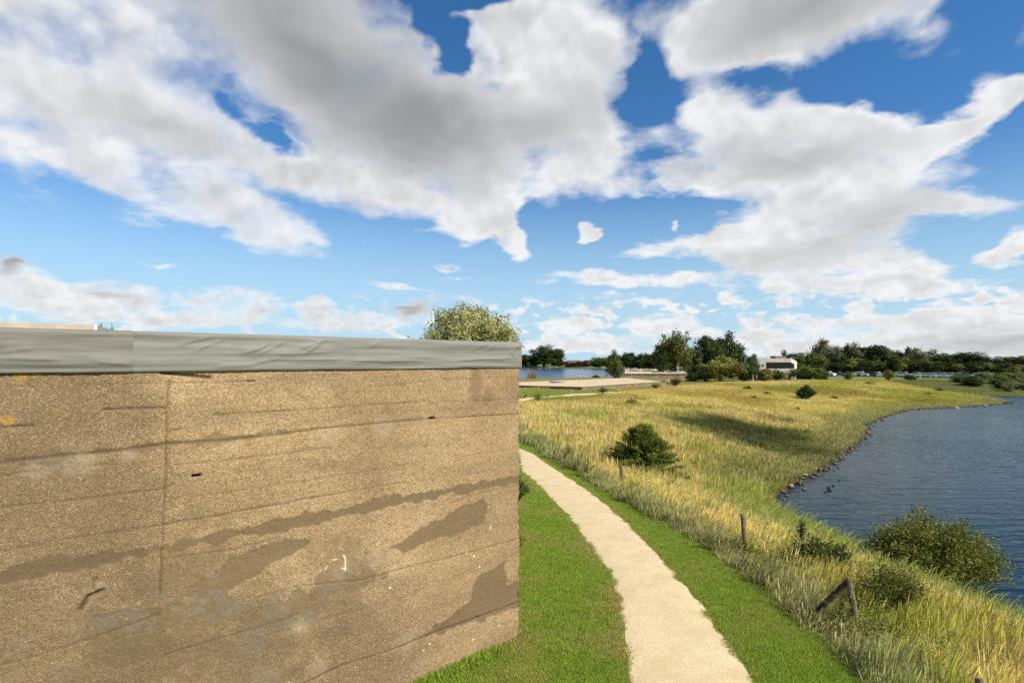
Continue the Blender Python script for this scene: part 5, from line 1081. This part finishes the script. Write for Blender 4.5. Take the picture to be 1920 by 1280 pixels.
def person(label, loc, rz, h, shirt, trousers, hair, seated=False, stride=.16, short=False, group=None):
    e = empty('person', loc, label, 'person', group, rz); k_ = h / 1.72
    if not seated:
        pel = (0, 0, .93); J = dict(sp=(0, .01, 1.12), ch=(0, .01, 1.34), nk=(0, .0, 1.47), hd0=(0, .02, 1.54), hd=(0, .03, 1.62))
        legs = [[(s * .10, 0, .90), (s * .11, s * stride * .55 + .03, .50), (s * .11, s * stride, .10), (s * .12, s * stride + .13, .04)] for s in (-1, 1)]
        arms = [[(s * .19, 0, 1.39), (s * .24, -s * .06, 1.12), (s * .25, -s * .10 + .06, .88), (s * .25, -s * .10 + .09, .80)] for s in (-1, 1)]
    else:
        pel = (0, 0, .14); J = dict(sp=(0, -.02, .34), ch=(0, -.01, .56), nk=(0, .02, .70), hd0=(0, .05, .77), hd=(0, .06, .86))
        legs = [[(s * .10, .03, .13), (s * .14, .36, .42), (s * .13, .62, .07), (s * .14, .74, .04)] for s in (-1, 1)]
        arms = [[(s * .19, 0, .62), (s * .27, .10, .38), (s * .18, .34, .36), (s * .15, .40, .37)] for s in (-1, 1)]
    V = [pel, J['sp'], J['ch'], J['nk'], J['hd0'], J['hd'], (J['hd'][0], J['hd'][1], J['hd'][2] + .09)]; E = [(i, i + 1) for i in range(6)]; Rr = [(.14, .10), (.125, .09), (.15, .10), .05, .068, .088, .06]
    for L in legs:
        b = len(V); V += L; E += [(0, b), (b, b + 1), (b + 1, b + 2), (b + 2, b + 3)]; Rr += [.085, .055, .038, .035]
    for A_ in arms:
        b = len(V); V += A_; E += [(2, b), (b, b + 1), (b + 1, b + 2), (b + 2, b + 3)]; Rr += [.055, .042, .028, .032]
        w = Vector(A_[3]); dv = (w - Vector(A_[2])).normalized()
        for f in range(5):
            sd = Vector((0, 1, 0)) if not seated else Vector((1, 0, 0)); L_ = (.05, .075, .085, .078, .06)[f]
            q = w + sd * (f - 2) * .017 + dv * (.02 if f else -.02); V += [tuple(q), tuple(q + dv * L_ * .6 + (sd * -.03 if f == 0 else Vector((0, .008, 0)))), tuple(q + dv * L_ + Vector((0, .02, 0)))]; n0 = len(V) - 3; E += [(b + 3, n0), (n0, n0 + 1), (n0 + 1, n0 + 2)]; Rr += [.010, .009, .008]
    S = lambda P_: [tuple(c * k_ for c in p) for p in P_]
    RS = lambda q: [tuple(c * k_ for c in p) if isinstance(p, tuple) else p * k_ for p in q]
    skin_obj('body', S(V), E, RS(Rr), M['skin'], e)
    V = [(0, pel[1], pel[2] + .02), J['sp'], J['ch'], (0, J['nk'][1], J['nk'][2] - .04)]; E = [(0, 1), (1, 2), (2, 3)]; Rr = [(.17, .125), (.15, .115), (.175, .125), .07]
    for A_ in arms:
        b = len(V); m_ = tuple((Vector(A_[0]) * .35 + Vector(A_[1]) * .65)[:]); V += [A_[0], m_]; E += [(2, b), (b, b + 1)]; Rr += [.075, .062]
    skin_obj('shirt', S(V), E, RS(Rr), shirt, e)
    V = [(pel[0], pel[1], pel[2] + .04), pel]; E = [(0, 1)]; Rr = [(.155, .115), (.16, .12)]
    for L in legs:
        b = len(V); V += L[:2] if short else [L[0], L[1], tuple((Vector(L[2]) + Vector((0, 0, .02)))[:])]; E += [(1, b), (b, b + 1)] + ([] if short else [(b + 1, b + 2)]); Rr += [.10, .072] + ([] if short else [.058])
    skin_obj('trousers', S(V), E, RS(Rr), trousers, e)
    for L in legs: MB().tube(S([(L[3][0], L[3][1] - .20, .045), (L[3][0], L[3][1] - .08, .05), (L[3][0], L[3][1] + .06, .035)]), [.045, .05, .03], 8).build('shoe', M['shoe'], e, True)
    c = Vector(J['hd']) * k_; bm = bmesh.new(); bmesh.ops.create_uvsphere(bm, u_segments=12, v_segments=8, radius=.108 * k_)
    bmesh.ops.delete(bm, geom=[v for v in bm.verts if v.co.z < -.045 * k_ or (v.co.y > .06 * k_ and v.co.z < .04 * k_)], context='VERTS')
    bmesh.ops.translate(bm, verts=bm.verts, vec=c + Vector((0, -.012, .035)) * k_); me = bpy.data.meshes.new('hair'); bm.to_mesh(me); bm.free(); me.materials.append(hair); obj('hair', me, e)
    # nose, eyes and ears
    MB().tube([tuple(c + Vector((0, .075, .02)) * k_), tuple(c + Vector((0, .108, -.015)) * k_)], [.010 * k_, .016 * k_], 5).build('nose', M['skin'], e)
    for s in (-1, 1):
        MB().box(*[q * k_ + c[i // 2] for i, q in enumerate((s * .035 - .012, s * .035 + .012, .074, .088, .012, .026))]).build('eye', M['hair'], e)
        MB().box(*[q * k_ + c[i // 2] for i, q in enumerate((s * .09 - .012, s * .09 + .012, -.02, .02, -.03, .03))]).build('ear', M['skin'], e)
    MB().box(*[q * k_ + c[i // 2] for i, q in enumerate((-.025, .025, .076, .09, -.052, -.042))]).build('mouth', M['red'], e)
    return e
def pz(px, d): X = gx(px, d); return (X, d, float(height(X, d)) + 0.03)
person('walker in a red top and pale trousers on the near part of the path', pz(1245.5, 106), R(-35), 1.66, M['red'], M['beige'], M['hair'], group='walkers on the path')
person('walker in a white shirt and dark shorts beside the red top', pz(1251.5, 106.6), R(-35), 1.75, M['white_shirt'], M['navy'], M['hair'], short=True, group='walkers on the path')
person('walker in a grey shirt and pale trousers beside the dark bushes', pz(1411.5, 133), R(-60), 1.66, M['grey_shirt'], M['beige'], M['grey_hair'], group='walkers on the path')
person('walker in a coral shirt and dark trousers beside the dark bushes', pz(1418, 133), R(-60), 1.68, M['coral'], M['navy'], M['hair'], group='walkers on the path')
person('person in white seated by the lake, left of two', (gx(1087, 166), 166, float(height(gx(1087, 166), 166)) + .03), R(10), 1.7, M['white_shirt'], M['navy'], M['hair'], True, group='people seated by the lake')
person('person in white seated by the lake, right of two', (gx(1094, 166), 166, float(height(gx(1094, 166), 166)) + .03), R(-15), 1.72, M['white_shirt'], M['navy'], M['hair'], True, group='people seated by the lake')
bush('lake_bush', 'low dark bush at the lake edge right of the seated people', on_ground(1117, 170, .1), 1.3, 1.2, 1.0, G0, 90, 26, .2, 60, .5)
